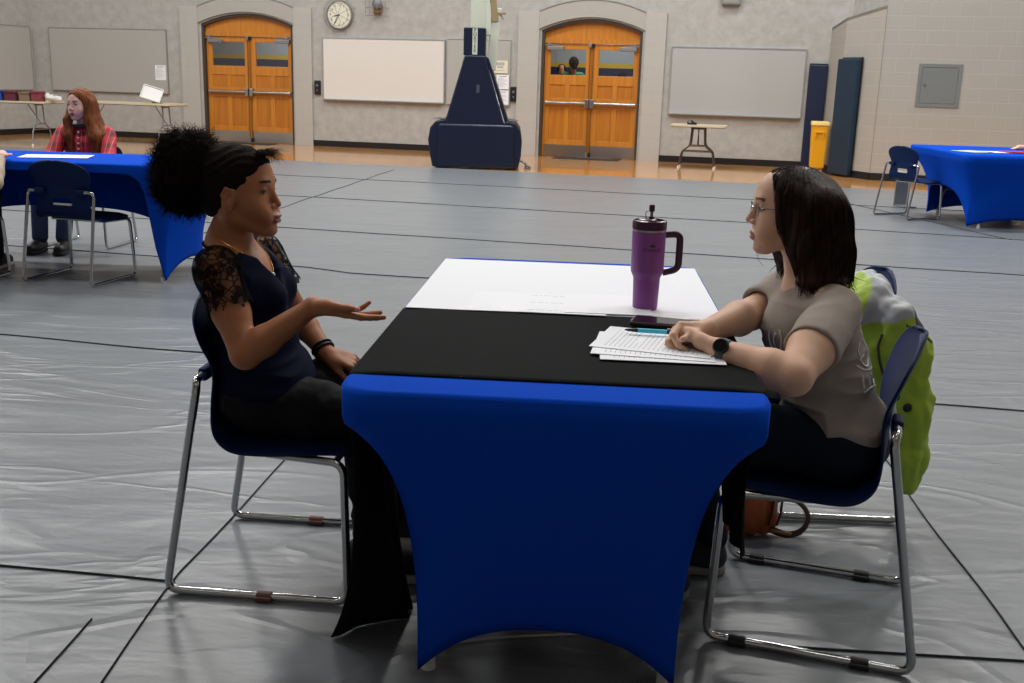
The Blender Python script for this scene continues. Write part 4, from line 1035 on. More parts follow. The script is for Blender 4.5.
# lace yoke and sleeves (see-through)
def lace_material():
    m = bpy.data.materials.new('black_lace'); m.use_nodes = True; k = NT(m); b = k.n['Principled BSDF']; out = [n for n in k.n if n.type == 'OUTPUT_MATERIAL'][0]
    b.inputs['Base Color'].default_value = hexc('#060608'); b.inputs['Roughness'].default_value = .9; b.inputs['Specular IOR Level'].default_value = .05
    tc = k.add('ShaderNodeTexCoord')
    n1 = k.add('ShaderNodeTexNoise'); n1.inputs['Scale'].default_value = 26; n1.inputs['Detail'].default_value = 3; n1.inputs['Distortion'].default_value = 1.6; k.link(tc.outputs['Object'], n1.inputs['Vector'])
    n2 = k.add('ShaderNodeTexVoronoi'); n2.feature = 'DISTANCE_TO_EDGE'; n2.inputs['Scale'].default_value = 55; k.link(tc.outputs['Object'], n2.inputs['Vector'])
    a = k.add('ShaderNodeMapRange'); k.link(n1.outputs['Fac'], a.inputs[0]); a.inputs[1].default_value = .47; a.inputs[2].default_value = .53
    c = k.add('ShaderNodeMapRange'); k.link(n2.outputs['Distance'], c.inputs[0]); c.inputs[1].default_value = .03; c.inputs[2].default_value = .12; c.inputs[3].default_value = 1; c.inputs[4].default_value = .0
    mx = k.add('ShaderNodeMath', operation='MAXIMUM'); k.link(a.outputs[0], mx.inputs[0]); k.link(c.outputs[0], mx.inputs[1])
    s = k.add('ShaderNodeMapRange'); k.link(mx.outputs[0], s.inputs[0]); s.inputs[3].default_value = .30; s.inputs[4].default_value = .92
    tr = k.add('ShaderNodeBsdfTransparent'); ms = k.add('ShaderNodeMixShader'); k.link(s.outputs[0], ms.inputs[0]); k.link(tr.outputs[0], ms.inputs[1]); k.link(b.outputs[0], ms.inputs[2]); k.link(ms.outputs[0], out.inputs[0])
    return m
M_LACE = lace_material()
def lace_sleeve(sh, el, name, ysgn, cutz):
    S = SDF(); S.chain([sh+A(0, 0, .006), sh*.45+el*.55, el], [.054, .053, .050], k=.02); S.cap(sh+A(0, 0, -.005), (sh*.30+nk*.70)+A(0, 0, -.035), .046, .040, k=.03)
    V, Q = S.mesh(.003); V = V+vnorm(V, Q)*(.0022*vnoise(V, 30))[:, None]
    ax = unit(el-sh); lim = .112+.006*np.sin(V[:, 1]*260)+.005*np.sin(V[:, 0]*310); t = (V-sh)@ax
    keepv = (t < lim) & ((V[:, 1]-sh[1]-(-ysgn)*.07)*ysgn > 0) & (gh.loc(V)[:, 2] < -.10)
    fk = keepv[Q].all(1); return mesh_np(name, V, Q[fk], M_LACE, g)
lace_sleeve(shR, elR, 'lace_sleeve', -1, .74); lace_sleeve(shL, elL, 'lace_sleeve', 1, .74)
MB().tube([tuple(nk+A(.066*math.cos(a)+.004, .066*math.sin(a), -.016-.020*math.cos(a))) for a in np.linspace(.5, 2*PI-.5, 24)], .0035, 6).build('neck_trim', M_BLKCLOTH, g, smooth=True, world=True)
# necklace
M_GOLD = mat('gold', '#c99b45', .25, 1)
def on_surface(B, pts, off):
    P = np.array(pts, float)
    for _ in range(6): gg = B.grad(P); P = P-gg*(B.eval(P)-off)[:, None]
    return [tuple(p) for p in P]
U = SDF(); U.ops = gbody.ops+T.ops[:6]
pts = catmull([(-.735, 2.545, .915), (-.69, 2.53, .885), (-.645, 2.55, .845), (-.615, 2.57, .812), (-.62, 2.60, .845), (-.66, 2.63, .885)], 8)
pts = on_surface(gbody, pts, .0025); MB().tube(pts, .0008, 6).build('necklace', M_GOLD, g, smooth=True, world=True)
c = on_surface(gbody, [(-.615, 2.567, .812)], .004)[0]; MB().sph(c, .006).sph((c[0]+.006, c[1], c[2]-.018), (.004, .004, .010)).build('pendant', mat('white_stone', '#cfd6dd', .2), g, smooth=True, world=True)
# bracelet
ax = unit(wrL-elL); e1 = unit(np.cross(ax, A(0, 0, 1))); e2 = np.cross(ax, e1)
for q, rr in ((-.012, .0275), (-.024, .028)):
    MB().tube([tuple(wrL+ax*q+(e1*math.cos(a)+e2*math.sin(a))*rr) for a in np.linspace(0, 2*PI, 24)[:-1]], .0042, 8, closed=True).build('bracelet', M_BLACK, g, smooth=True, world=True)
# trousers
M_BLKPANT = mat('black_trousers', '#0e0e10', .8, bump=.15, bscale=200, spec=.2)
Pn = SDF(); Pn.ell((-.645, 2.615, .505), (.118, .165, .070), k=.03)
for hy, kp, ank in ((2.545, A(-.365, 2.505, .480), A(-.350, 2.56, .105)), (2.70, A(-.345, 2.735, .474), A(-.335, 2.79, .105))):
    Pn.chain([(-.62, hy, .485), (-.50, (hy*.45+kp[1]*.55), .488), kp], [.076, .062, .052], k=.04); Pn.chain([kp, kp*.5+ank*.5, ank], [.052, .050, .045], k=.02)
Pn.cut((-.60, 2.6, .437), (0, 0, -1), k=.02) if False else None
sdf_obj('trousers', Pn, M_BLKPANT, g, h=.0035, disp=folds(.006, 15, (.9, 1, 1.2), .002, 50))
# shoes
M_SHOEB = mat('dark_canvas', '#1d2026', .8); M_SOLEW = mat('white_sole', '#c9c7c0', .6)
def shoe(parent, heel, ang, mu, ms, L=.25, name='shoe'):
    d = A(math.cos(ang), math.sin(ang), 0); n = A(-math.sin(ang), math.cos(ang), 0); heel = np.array(heel, float); z = A(0, 0, 1)
    S = SDF(); S.cap(heel+d*.035+z*.045, heel+d*(L-.05)+z*.038, .036, .032, k=.02); S.cap(heel+d*.045+z*.085, heel+d*.04+z*.05, .036, .036, k=.03); S.cap(heel+d*.10+z*.065, heel+d*(L-.07)+z*.042, .033, .034, k=.03); S.cut(heel+z*.018, (0, 0, -1))
    S.cut(heel+z*.105, (0, 0, 1), k=.006)
    o, _, _ = sdf_obj(name, S, mu, parent, h=.0035)
    S = SDF(); S.cap(heel+d*.035+z*.015, heel+d*(L-.05)+z*.015, .040, .040, k=.01); S.cap(heel+d*.12+z*.015-n*.004, heel+d*(L-.06)+z*.015, .042, .042, k=.02); S.cut(heel+z*.026, (0, 0, 1)); S.cut(heel+z*.001, (0, 0, -1))
    sdf_obj('sole', S, ms, o, h=.0035)
    lm = MB(); off = Vector(parent.location)
    for i in range(4):
        c = heel+d*(.095+.026*i)+z*(.098-.012*i); lm.tube([tuple(c-n*.018), tuple(c+z*.003), tuple(c+n*.018)], .0028, 6)
    l = lm.build('laces', ms, o, smooth=True); 
    for v in l.data.vertices: v.co = v.co-off
for yy in (2.56, 2.79): shoe(g, (-.425 if yy < 2.7 else -.40, yy, .008), 0.05, M_SHOEB, M_SOLEW)

# ------------------------------------------------------------------ seated woman, right
SK2 = skin('light_skin', '#dbb095', .5, .1); LIP2 = mat('rose_lips', '#ac655c', .45); BROW2 = mat('brown_brow', '#6a4c38', .8)
w_ = thing('person', 'seated woman in grey t-shirt with long dark hair and glasses, hands clasped on table', 'person', (.76, 2.45, .006))
wh = Head((.6315, 2.435, 1.026), (-1, .04, -.01), (-.02, 0, 1), .915)
B = SDF(); nk = A(.700, 2.445, .880); wh.build(B, nk, .045)
B.ell((.715, 2.44, .76), (.085, .145, .12), k=.03); B.ell((.745, 2.44, .62), (.085, .13, .12), k=.05); B.ell((.79, 2.43, .51), (.085, .14, .075), k=.05)
B.cap((.708, 2.305, .838), (.70, 2.575, .836), .040, .040, k=.04); B.cap(nk, (.70, 2.44, .83), .05, .06, k=.04)
shN, elN, wrN = A(.715, 2.275, .828), A(.572, 2.050, .736), A(.436, 2.145, .764)
shF, elF, wrF = A(.700, 2.60, .822), A(.580, 2.500, .768), A(.428, 2.262, .778)
B.chain([shN, shN*.4+elN*.6, elN], [.048, .047, .037], k=.02); B.chain([elN, elN*.7+wrN*.3, wrN], [.0375, .040, .0235], k=.014)
B.chain([shF, elF], [.045, .037], k=.02); B.chain([elF, elF*.7+wrF*.3, wrF], [.038, .040, .0235], k=.014)
hand(B, wrF, (-.86, -.42, .0), (.15, -.65, -.70), 'R', .92, [(38, 60, 35), (42, 62, 35), (46, 62, 35), (50, 60, 35)], (.8, .3, .4), wr=.022)
hand(B, wrN, (-.56, .80, .10), (-.62, -.1, -.72), 'L', .95, [(40, 55, 30), (44, 58, 32), (48, 60, 34), (54, 60, 34)], (.85, .30, .30), wr=.022)
sdf_obj('body', B, [SK2, LIP2, BROW2], w_, h=.0024, classify=lambda C: wh.classify(C)); wh.eyes(w_, M_IRISB)
# long dark hair
def hair_long_material(name, c1, c2):
    m = bpy.data.materials.new(name); m.use_nodes = True; k = NT(m); b = k.n['Principled BSDF']
    tc = k.add('ShaderNodeTexCoord'); mp = k.add('ShaderNodeMapping'); mp.inputs['Scale'].default_value = (90, 90, 7); k.link(tc.outputs['Object'], mp.inputs[0])
    n = k.add('ShaderNodeTexNoise'); n.inputs['Scale'].default_value = 1.4; n.inputs['Detail'].default_value = 3; k.link(mp.outputs[0], n.inputs['Vector'])
    r = k.add('ShaderNodeValToRGB'); k.link(n.outputs['Fac'], r.inputs[0]); r.color_ramp.elements[0].position = .35; r.color_ramp.elements[1].position = .7; r.color_ramp.elements[0].color = hexc(c1); r.color_ramp.elements[1].color = hexc(c2)
    k.link(r.outputs[0], b.inputs['Base Color']); b.inputs['Roughness'].default_value = .5; b.inputs['Specular IOR Level'].default_value = .12
    bp = k.add('ShaderNodeBump'); bp.inputs['Strength'].default_value = .5; bp.inputs['Distance'].default_value = .003; k.link(n.outputs['Fac'], bp.inputs['Height']); k.link(bp.outputs[0], b.inputs['Normal'])
    return m
M_HAIR2 = hair_long_material('dark_brown_hair', '#110b08', '#2a1c15'); M_HAIR2T = hair_long_material('brown_hair_ends', '#1d130e', '#452f23')
H = SDF(); Rw = wh.R; k = wh.k
H.ell((.658, 2.437, 1.030), (.097, .092, .095), k=.02)
H.ell((.632, 2.435, 1.062), (.080, .080, .066), k=.02)
H.chain([(.668, 2.362, 1.04), (.660, 2.350, .96), (.668, 2.338, .885)], [.045, .040, .030], k=.03)
H.chain([(.700, 2.378, 1.03), (.710, 2.355, .95), (.725, 2.340, .885)], [.050, .044, .028], k=.03)
H.chain([(.668, 2.510, 1.04), (.660, 2.525, .96), (.665, 2.53, .89)], [.045, .040, .028], k=.03)
H.chain([(.705, 2.44, 1.02), (.722, 2.44, .95), (.748, 2.44, .885)], [.055, .048, .026], k=.04)
H.chain([(.718, 2.39, 1.0), (.738, 2.385, .93), (.764, 2.375, .875)], [.045, .032, .014], k=.03)
H.ell((.700, 2.44, .94), (.055, .08, .06), k=.04)
H.cut(wh.w(.050, 0, .05), Rw@A(1, 0, -.06), k=.006)
H.cut((.70, 2.35, .868), (.1, 0, -1), k=.01)
# face opening between the two curtains
H.ell((.575, 2.435, .965), (.065, .056, .10), k=.010, sub=True)
def hcl(C): return (C[:, 2] < .93+.02*vnoise(C, 20)).astype(int)
ho, hV, hQ = sdf_obj('long_hair', H, [M_HAIR2, M_HAIR2T], w_, h=.003, disp=lambda V: .0022*vnoise(V*A(1, 1, .10), 150)+.003*vnoise(V*A(1, 1, .25), 45), classify=hcl)
n = 900; th_ = RNG.uniform(0, 2*PI, n); st = A(.655, 2.437, 1.10)+np.stack([.055*np.cos(th_)*RNG.random(n)+.01, .035*np.sin(th_), .0*th_], 1)
def hdir(P, t):
    o = P-A(.670, 2.437, 1.0); o[:, 2] = 0; o /= np.maximum(np.linalg.norm(o, axis=1, keepdims=True), 1e-6)
    return o*max(0, .55-1.6*t)+A(.10, 0, -1)
pt = trace(H, st, hdir, 26, .0105, .002); pt += .0012*np.stack([vnoise(pt.reshape(-1, 3), 40).reshape(n, -1), vnoise(pt.reshape(-1, 3)+5, 40).reshape(n, -1), 0*pt[:, :, 0]], -1)
zl = .866+.02*RNG.random(n); pt[:, :, 2] = np.maximum(pt[:, :, 2], zl[:, None]-.012)
strands_mesh('fine_strands', pt, .0008, .0004, [M_HAIR2, M_HAIR2T], ho, mi=(RNG.random(n) > .6).astype(int))
# loose ends
n = 420; sel = np.where((hV[:, 2] < .893))[0]; b0 = hV[RNG.choice(sel, n)]; tt = np.linspace(0, 1, 5)
dr = np.stack([.010*RNG.normal(size=n)+.004, .007*RNG.normal(size=n), -.014-.020*RNG.random(n)], 1)
strands_mesh('loose_ends', b0[:, None]+tt[None, :, None]*dr[:, None]+(tt**2)[None, :, None]*A(.004, 0, .002), .0011, .0003, [M_HAIR2, M_HAIR2T], ho, mi=(RNG.random(n) > .4).astype(int))
n = 3; zz = np.linspace(0, 1, 10)
wisp = np.stack([np.stack([.560+.004*i-.012*np.sin(zz*2.6)+.014*zz**2, 2.38+.006*i+0*zz, .955-.045*zz-.004*i], 1) for i in range(n)])
strands_mesh('grey_wisps', wisp, .0004, .0002, mat('silver_blue_hair', '#63748a', .5), ho)
# glasses
M_RIM = mat('glasses_metal', '#5e6266', .25, .9); gl = MB(); W2 = lambda x, y, z: tuple(wh.w(x, y, z))
for y in (-1, 1):
    gl.tube([W2(.091-.006*abs(math.cos(a)), y*.033+.022*math.cos(a), .006+.015*math.sin(a)) for a in np.linspace(0, 2*PI, 24)[:-1]], .0011, 6, closed=True)
    gl.tube([W2(.084, y*.056, .012), W2(.072, y*.072, .014), W2(0, y*.080, .014)], .0014, 6)
gl.tube([W2(.090, -.011, .010), W2(.096, 0, .013), W2(.090, .011, .010)], .0012, 6)
gs = gl.build('glasses', M_RIM, w_, smooth=True, world=True)
for y in (-1, 1):
    l = MB().add([W2(.0905-.006*abs(math.cos(a)), y*.033+.0215*math.cos(a), .006+.0145*math.sin(a)) for a in np.linspace(0, 2*PI, 24)[:-1]], [tuple(range(23))]); q = l.build('lens', M_GLASS, gs)
    off = Vector(w_.location)
    for v in q.data.vertices: v.co = v.co-off
# t-shirt
M_TEE = mat('heather_grey_jersey', '#a0968e', .9, noise=.05, nscale=500, bump=.06, bscale=500, spec=.15)
T = SDF(); nk = A(.700, 2.445, .880)
T.ell((.716, 2.44, .765), (.100, .158, .118), k=.03); T.ell((.753, 2.44, .640), (.104, .150, .125), k=.05); T.ell((.785, 2.43, .530), (.115, .162, .100), k=.05)
T.ell((.640, 2.44, .745), (.045, .10, .055), k=.05)
T.cap((.712, 2.33, .830), (.704, 2.555, .828), .048, .048, k=.04)
T.cap((.705, 2.44, .85), (.705, 2.44, .872), .062, .055, k=.03)
axn = unit(elN-shN); axf = unit(elF-shF)
T.chain([shN, shN+axn*.165], [.053, .058], k=.03); T.chain([shF, shF+axf*.11], [.052, .056], k=.03)
# trim sleeves at their hems with small discs taken out around the arms
T.cap(shN+axn*.240, shN+axn*.32, .086, .10, k=.003, sub=True); T.cap(shF+axf*.165, shF+axf*.22, .060, .06, k=.003, sub=True)
T.cap(shN+axn*.09, shN+axn*.24, .0495, .050, k=.003, sub=True); T.cap(shF+axf*.10, shF+axf*.2, .043, .043, k=.003, sub=True)
T.cap(nk+A(-.008, 0, -.006), nk+A(-.02, 0, .10), .053, .07, k=.004, sub=True)
T.cut((.87, 2.3, .462), (-.42, 0, -1), k=.006)
def tdisp(V):
    z = V[:, 2]; low = np.clip((.66-z)/.1, 0, 1); a = .0065*low+.003
    Wp = V*A(.9, .5, 1.9)+.03*np.stack([vnoise(V, 8), vnoise(V+3, 8), vnoise(V+7, 8)], 1)
    return a*(1-2*np.abs(vnoise(Wp, 13)))
to, tV, tQ = sdf_obj('t_shirt', T, M_TEE, w_, h=.003, disp=tdisp)
# printed white artwork on the shirt back and chest, laid on the cloth
bvh = BVHTree.FromPolygons([tuple(v) for v in tV], [tuple(q) for q in tQ])
M_PRINT = mat('white_screen_print', '#e2e0dc', .8)
def print_strokes(origin, right, up, strokes, r, name, nrm):
    o_ = Vector(origin); R_ = Vector(right).normalized(); U_ = Vector(up).normalized(); N_ = Vector(nrm).normalized(); m = MB()
    for s in strokes:
        pts = []
        for p in catmull([(a, b, 0) for a, b in s], 5):
            q = o_+R_*float(p[0])+U_*float(p[1]); hit = bvh.ray_cast(q+N_*.3, -N_)
            if hit[0] is not None: pts.append(hit[0]+hit[1]*.0006)
        if len(pts) > 2: m.tube(pts, r, 6, flat=.5)
    if m.v: m.build(name, M_PRINT, to, world=False, smooth=True)
    ob = bpy.data.objects.get(name)
    if ob:
        for v in ob.data.vertices: v.co = v.co-Vector(w_.location)
rt_, upv, nv = (.55, .83, 0), (-.2, 0, 1), (.83, -.55, .1)
gfx = [[(-.02, .02), (-.035, .0), (-.030, -.025), (-.005, -.04), (.02, -.02), (.01, .02)], [(-.05, -.03), (-.03, -.045), (0, -.05), (.03, -.05)], [(-.045, -.055), (-.045, -.085)], [(-.025, -.06), (-.02, -.085)], [(.0, -.06), (.005, -.085), (.03, -.08)], [(-.05, -.095), (-.02, -.09), (.03, -.095)], [(.01, .03), (.03, .0), (.04, -.03)], [(-.01, .045), (.02, .03)], [(-.04, -.02), (-.015, -.01)]]
print_strokes((.80, 2.355, .725), rt_, upv, gfx, .0028, 'back_print', nv)
ltr = [[(-.045, .065), (-.038, .085), (-.031, .065)], [(-.043, .071), (-.033, .071)], [(-.02, .065), (-.02, .085)], [(-.02, .075), (-.008, .085)], [(-.018, .076), (-.006, .065)], [(.004, .065), (.011, .085), (.018, .065)]]
print_strokes((.80, 2.355, .725), rt_, upv, ltr, .0022, 'back_letters', nv)
chst = [[(-.02, .03), (-.03, .01), (-.02, -.02), (.0, -.03)], [(-.01, .02), (.0, 0), (-.005, -.025)], [(.01, .03), (.02, .0), (.01, -.03)], [(-.03, -.035), (.02, -.04)]]
print_strokes((.63, 2.38, .735), (0, 1, 0), (0, 0, 1), chst, .0028, 'chest_print', (-1, -.6, 0))
# watch
ax = unit(wrN-elN); c0 = wrN-ax*.012; e1 = unit(np.cross(ax, A(0, 0, 1))); e1 = e1 if e1[1] < 0 else -e1; e2 = np.cross(ax, e1); e2 = e2 if e2[2] > 0 else -e2
wt = MB().tube([tuple(c0+(e1*math.cos(a)+e2*math.sin(a))*.0268) for a in np.linspace(0, 2*PI, 28)[:-1]], .0025, 8, closed=True)
ring = []
for q in (-.009, -.005, 0, .005, .009):
    ring.append([tuple(c0+ax*q+(e1*math.cos(a)+e2*math.sin(a))*.0268) for a in np.linspace(0, 2*PI, 29)[:-1]])
wtb = MB().grid(ring, wrap=True).build('watch_band', mat('grey_band', '#55585c', .6), w_, smooth=True, solid=.003, world=True)
nd = unit(e1*.8+e2*.55); cc = c0+nd*.030; qq = Vector(nd).to_track_quat('Z', 'Y')
wc = MB().lathe([(.001, -.004), (.019, -.004), (.0205, 0), (.0205, .005), (.018, .008), (.001, .008)], n=32).build('watch_case', M_BLACK, w_, smooth=True); wc.location = Vector(cc)-Vector(w_.location); wc.rotation_mode = 'QUATERNION'; wc.rotation_quaternion = qq; wc.scale = (.84, .84, .9)
wf = MB().lathe([(.001, .008), (.0165, .008), (.0165, .0086), (.001, .0086)], n=32).build('watch_face', mat('watch_glass', '#0a0d14', .06), wc, smooth=True)
# ring
# trousers
M_JEANS = mat('dark_navy_denim', '#0d1526', .8, bump=.12, bscale=300, spec=.2)
Pn = SDF(); Pn.ell((.790, 2.42, .485), (.118, .165, .072), k=.03)
for hp0, kp, ank in ((A(.76, 2.345, .488), A(.415, 2.405, .515), A(.435, 2.50, .11)), (A(.77, 2.50, .488), A(.44, 2.60, .515), A(.56, 2.66, .11))):
    Pn.chain([hp0, hp0*.5+kp*.5, kp], [.080, .070, .054], k=.04); Pn.chain([kp, kp*.5+ank*.5, ank], [.053, .050, .040], k=.02)
Pn.cut((.76, 2.4, .427), (0, 0, -1), k=.02) if False else None
sdf_obj('jeans', Pn, M_JEANS, w_, h=.0035, disp=folds(.004, 12, (.8, 1, 1)))
M_SHOEG = mat('dark_grey_sneaker', '#25262b', .8); M_SOLEG = mat('grey_sole', '#8d8a86', .7)
shoe(w_, (.60, 2.655, .008), PI-.12, M_SHOEG, M_SOLEG); shoe(w_, (.475, 2.50, .008), PI-.12, M_SHOEG, M_SOLEG)

# ------------------------------------------------------------------ background people
def simple_hand(B, p, d):
    d = unit(d); s = unit(np.cross(d, A(0, 0, 1))); B.cap(p, p+d*.06, .026, .028, k=.01)
    for i in range(4): B.cap(p+d*.065+s*(.022-.015*i), p+d*(.13-.006*abs(i-1))+s*(.024-.016*i)-A(0, 0, .012), .009, .007, k=.003)
    B.cap(p+d*.02+s*.022, p+d*.07+s*.05, .011, .008, k=.005)
# red-haired girl
SK3 = skin('pale_skin', '#e6b8a2', .5, .05); LIP3 = mat('pink_lips', '#a8504e', .5); BROW3 = mat('auburn_brow', '#7d4a2c', .8)
r_ = thing('person', 'girl with long red hair in red plaid shirt seated behind left background table', 'person', (-3.20, 7.88, .006))
rh = Head((-3.205, 7.83, 1.040), (-.38, -1, -.02), (0, 0, 1), .97)
B = SDF(); nk = A(-3.195, 7.86, .90); rh.build(B, nk, .045); B.ell((-3.19, 7.88, .74), (.15, .09, .12), k=.03); B.ell((-3.19, 7.89, .58), (.13, .09, .12), k=.05); B.cap((-3.33, 7.87, .845), (-3.05, 7.87, .845), .038, k=.04)
for sx in (-1, 1):
    s0, e0, w0 = A(-3.19+sx*.165, 7.87, .83), A(-3.19+sx*.21, 7.72, .66), A(-3.19+sx*.10, 7.42, .70+.05); B.chain([s0, e0], [.042, .035], k=.02); B.chain([e0, A(-3.19+sx*.16, 7.62, .66)], [.036, .024], k=.01); simple_hand(B, A(-3.19+sx*.16, 7.62, .655), A(-sx*.5, -.4, -.3))
sdf_obj('body', B, [SK3, LIP3, BROW3], r_, h=.004, classify=lambda C: rh.classify(C)); rh.eyes(r_, M_IRISB)
def plaid_material():
    m = bpy.data.materials.new('red_plaid'); m.use_nodes = True; k = NT(m); b = k.n['Principled BSDF']; b.inputs['Roughness'].default_value = .6
    tc = k.add('ShaderNodeTexCoord'); sp = k.add('ShaderNodeSeparateXYZ'); k.link(tc.outputs['Object'], sp.inputs[0]); prev = None
    def stripe(axis, freq, th):
        a = k.add('ShaderNodeMath', operation='MULTIPLY'); k.link(sp.outputs[axis], a.inputs[0]); a.inputs[1].default_value = freq
        s = k.add('ShaderNodeMath', operation='SINE'); k.link(a.outputs[0], s.inputs[0]); g = k.add('ShaderNodeMath', operation='GREATER_THAN'); k.link(s.outputs[0], g.inputs[0]); g.inputs[1].default_value = th; return g
    s1, s2, s3 = stripe('X', 95, .25), stripe('Z', 85, .35), stripe('X', 190, .93)
    ad = k.add('ShaderNodeMath', operation='ADD'); k.link(s1.outputs[0], ad.inputs[0]); k.link(s2.outputs[0], ad.inputs[1]); ml = k.add('ShaderNodeMath', operation='MULTIPLY'); k.link(ad.outputs[0], ml.inputs[0]); ml.inputs[1].default_value = .42
    mx = k.add('ShaderNodeMix', data_type='RGBA'); k.link(ml.outputs[0], mx.inputs['Factor']); mx.inputs[6].default_value = hexc('#c0182c'); mx.inputs[7].default_value = hexc('#1c0d12')
    m2 = k.add('ShaderNodeMix', data_type='RGBA'); k.link(s3.outputs[0], m2.inputs['Factor']); k.link(mx.outputs[2], m2.inputs[6]); m2.inputs[7].default_value = hexc('#d86a6a'); k.link(m2.outputs[2], b.inputs['Base Color']); return m
M_PLAID = plaid_material()
T = SDF(); T.ell((-3.19, 7.88, .74), (.165, .105, .13), k=.03); T.ell((-3.19, 7.89, .60), (.155, .105, .13), k=.05); T.cap((-3.33, 7.87, .845), (-3.05, 7.87, .845), .052, k=.04); T.cap((-3.19, 7.87, .86), (-3.19, 7.86, .885), .06, k=.03)
for sx in (-1, 1): T.chain([A(-3.19+sx*.165, 7.87, .83), A(-3.19+sx*.215, 7.72, .66), A(-3.19+sx*.165, 7.63, .665)], [.056, .05, .04], k=.02)
T.cap(nk+A(0, -.012, .0), nk+A(0, -.03, .1), .052, .07, k=.004, sub=True); T.cut((-3.2, 7.9, .50), (0, 0, -1))
sdf_obj('plaid_shirt', T, M_PLAID, r_, h=.0045, disp=folds(.005, 10))
bt = MB()
for i in range(6): bt.sph((-3.205+.004*i, 7.775-.001*i, .855-.035*i), .008, 10)
for i, s in enumerate((.0,)): pass
[MB().sph((-3.210, 7.772 if i else 7.785, .85-.04*i), .0075, 10).build('button', M_WHITE, r_, smooth=True, world=True) for i in range(6)]
MB().box((-3.205, 7.80, .893), (.10, .03, .03)).build('dark_collar', M_BLACK, r_, bevel=.008, world=True)
M_REDH = hair_long_material('auburn_hair', '#5c3018', '#8a522d'); H = SDF()
H.ell(rh.w(-.03, 0, .035), A(.098, .088, .095)*rh.k, rh.R); H.ell(rh.w(.0, 0, .06), A(.078, .078, .062)*rh.k, rh.R, k=.02)
H.chain([rh.w(-.01, .075, .02), (-3.13, 7.80, .93), (-3.09, 7.78, .82), (-3.07, 7.79, .68)], [.036, .036, .042, .034], k=.03)
H.chain([rh.w(-.05, .05, .02), (-3.12, 7.88, .93), (-3.06, 7.84, .82), (-3.04, 7.84, .70)], [.05, .05, .05, .035], k=.03)
H.chain([rh.w(-.01, -.072, .02), (-3.285, 7.80, .93), (-3.285, 7.78, .83), (-3.27, 7.79, .70)], [.03, .028, .030, .02], k=.03)
H.cap(rh.w(-.06, 0, .0), (-3.17, 7.95, .80), .07, .08, k=.04)
H.cut(rh.w(.050, 0, .05), rh.R@A(1, 0, .25), k=.01) if False else None
H.ell(rh.w(.085, 0, -.03), A(.075, .050, .115)*rh.k, rh.R, k=.012, sub=True)
sdf_obj('long_red_hair', H, M_REDH, r_, h=.0045, disp=lambda V: .003*vnoise(V*A(1, 1, .12), 90)+.003*vnoise(V*A(1, 1, .3), 30))
Pn = SDF(); Pn.ell((-3.19, 7.90, .50), (.165, .12, .08), k=.03)
for sx in (-1, 1): Pn.chain([A(-3.20+sx*.09, 7.86, .50), A(-3.30+sx*.10, 7.50, .50), A(-3.335+sx*.085, 7.50, .12)], [.08, .06, .055], k=.03)
sdf_obj('jeans', Pn, mat('blue_denim', '#222f4c', .85), r_, h=.006)
for sx in (-1, 1): shoe(r_, (-3.335+sx*.085, 7.56, .008), -PI/2-.3*(-sx)*.3, M_BLACK, mat('black_sole', '#141416', .7), name='boot')
# person cut off by the left photo edge
e_ = thing('person', 'person in pale beige top mostly outside the left edge of the photo', 'person', (-3.50, 6.35, .006)); eh = Head((-3.50, 6.42, 1.10), (0, 1, -.05), (0, 0, 1), 1)
B = SDF(); nk = A(-3.50, 6.38, .95); eh.build(B, nk, .047); B.ell((-3.50, 6.36, .76), (.15, .09, .14), k=.03); B.ell((-3.50, 6.37, .58), (.14, .1, .12), k=.05); B.cap((-3.56, 6.37, .88), (-3.28, 6.37, .88), .04, k=.04)
for sx in (-1, 1): B.chain([A(-3.50+sx*.165, 6.37, .865), A(-3.50+sx*.42, 6.20, .64)], [.045, .038], k=.02); B.chain([A(-3.50+sx*.42, 6.20, .64), A(-3.50+sx*.36, 6.42, .755)], [.038, .024], k=.01); simple_hand(B, A(-3.50+sx*.36, 6.42, .775), A(-sx*.1, 1, .05))
sdf_obj('body', B, [SK3, LIP3, BROW3], e_, h=.006, classify=lambda C: eh.classify(C)*0)
M_BEIGE = mat('beige_knit', '#b5a291', .9, noise=.12, nscale=50, bump=.3, bscale=120)
T = SDF(); T.ell((-3.50, 6.36, .76), (.165, .105, .15), k=.03); T.ell((-3.50, 6.37, .60), (.16, .115, .14), k=.05); T.cap((-3.56, 6.37, .88), (-3.28, 6.37, .88), .055, k=.04)
for sx in (-1, 1): T.chain([A(-3.50+sx*.165, 6.37, .865), A(-3.50+sx*.42, 6.20, .64)], [.06, .056], k=.02); T.chain([A(-3.50+sx*.42, 6.20, .64), A(-3.50+sx*.37, 6.39, .745)], [.055, .036], k=.02)
T.cap(nk+A(0, .01, .0), nk+A(0, .02, .1), .052, .07, k=.004, sub=True); sdf_obj('beige_sweater', T, M_BEIGE, e_, h=.006, disp=folds(.006, 10))
H = SDF(); H.ell(eh.w(-.03, 0, .035), A(.10, .088, .10), eh.R); H.ell(eh.w(.085, 0, -.03), A(.075, .050, .115), eh.R, k=.012, sub=True); sdf_obj('brown_hair', H, M_HAIR2T, e_, h=.006)
Pn = SDF(); Pn.ell((-3.50, 6.36, .50), (.17, .12, .08), k=.03)
for sx in (-1, 1): Pn.chain([A(-3.50+sx*.09, 6.42, .50), A(-3.50+sx*.10, 6.80, .50), A(-3.50+sx*.10, 6.80, .10)], [.085, .06, .05], k=.03)
sdf_obj('dark_trousers', Pn, M_BLKPANT, e_, h=.008)
for sx in (-1, 1): shoe(e_, (-3.50+sx*.10, 6.75, .008), PI/2, M_SHOEB, M_SOLEW)
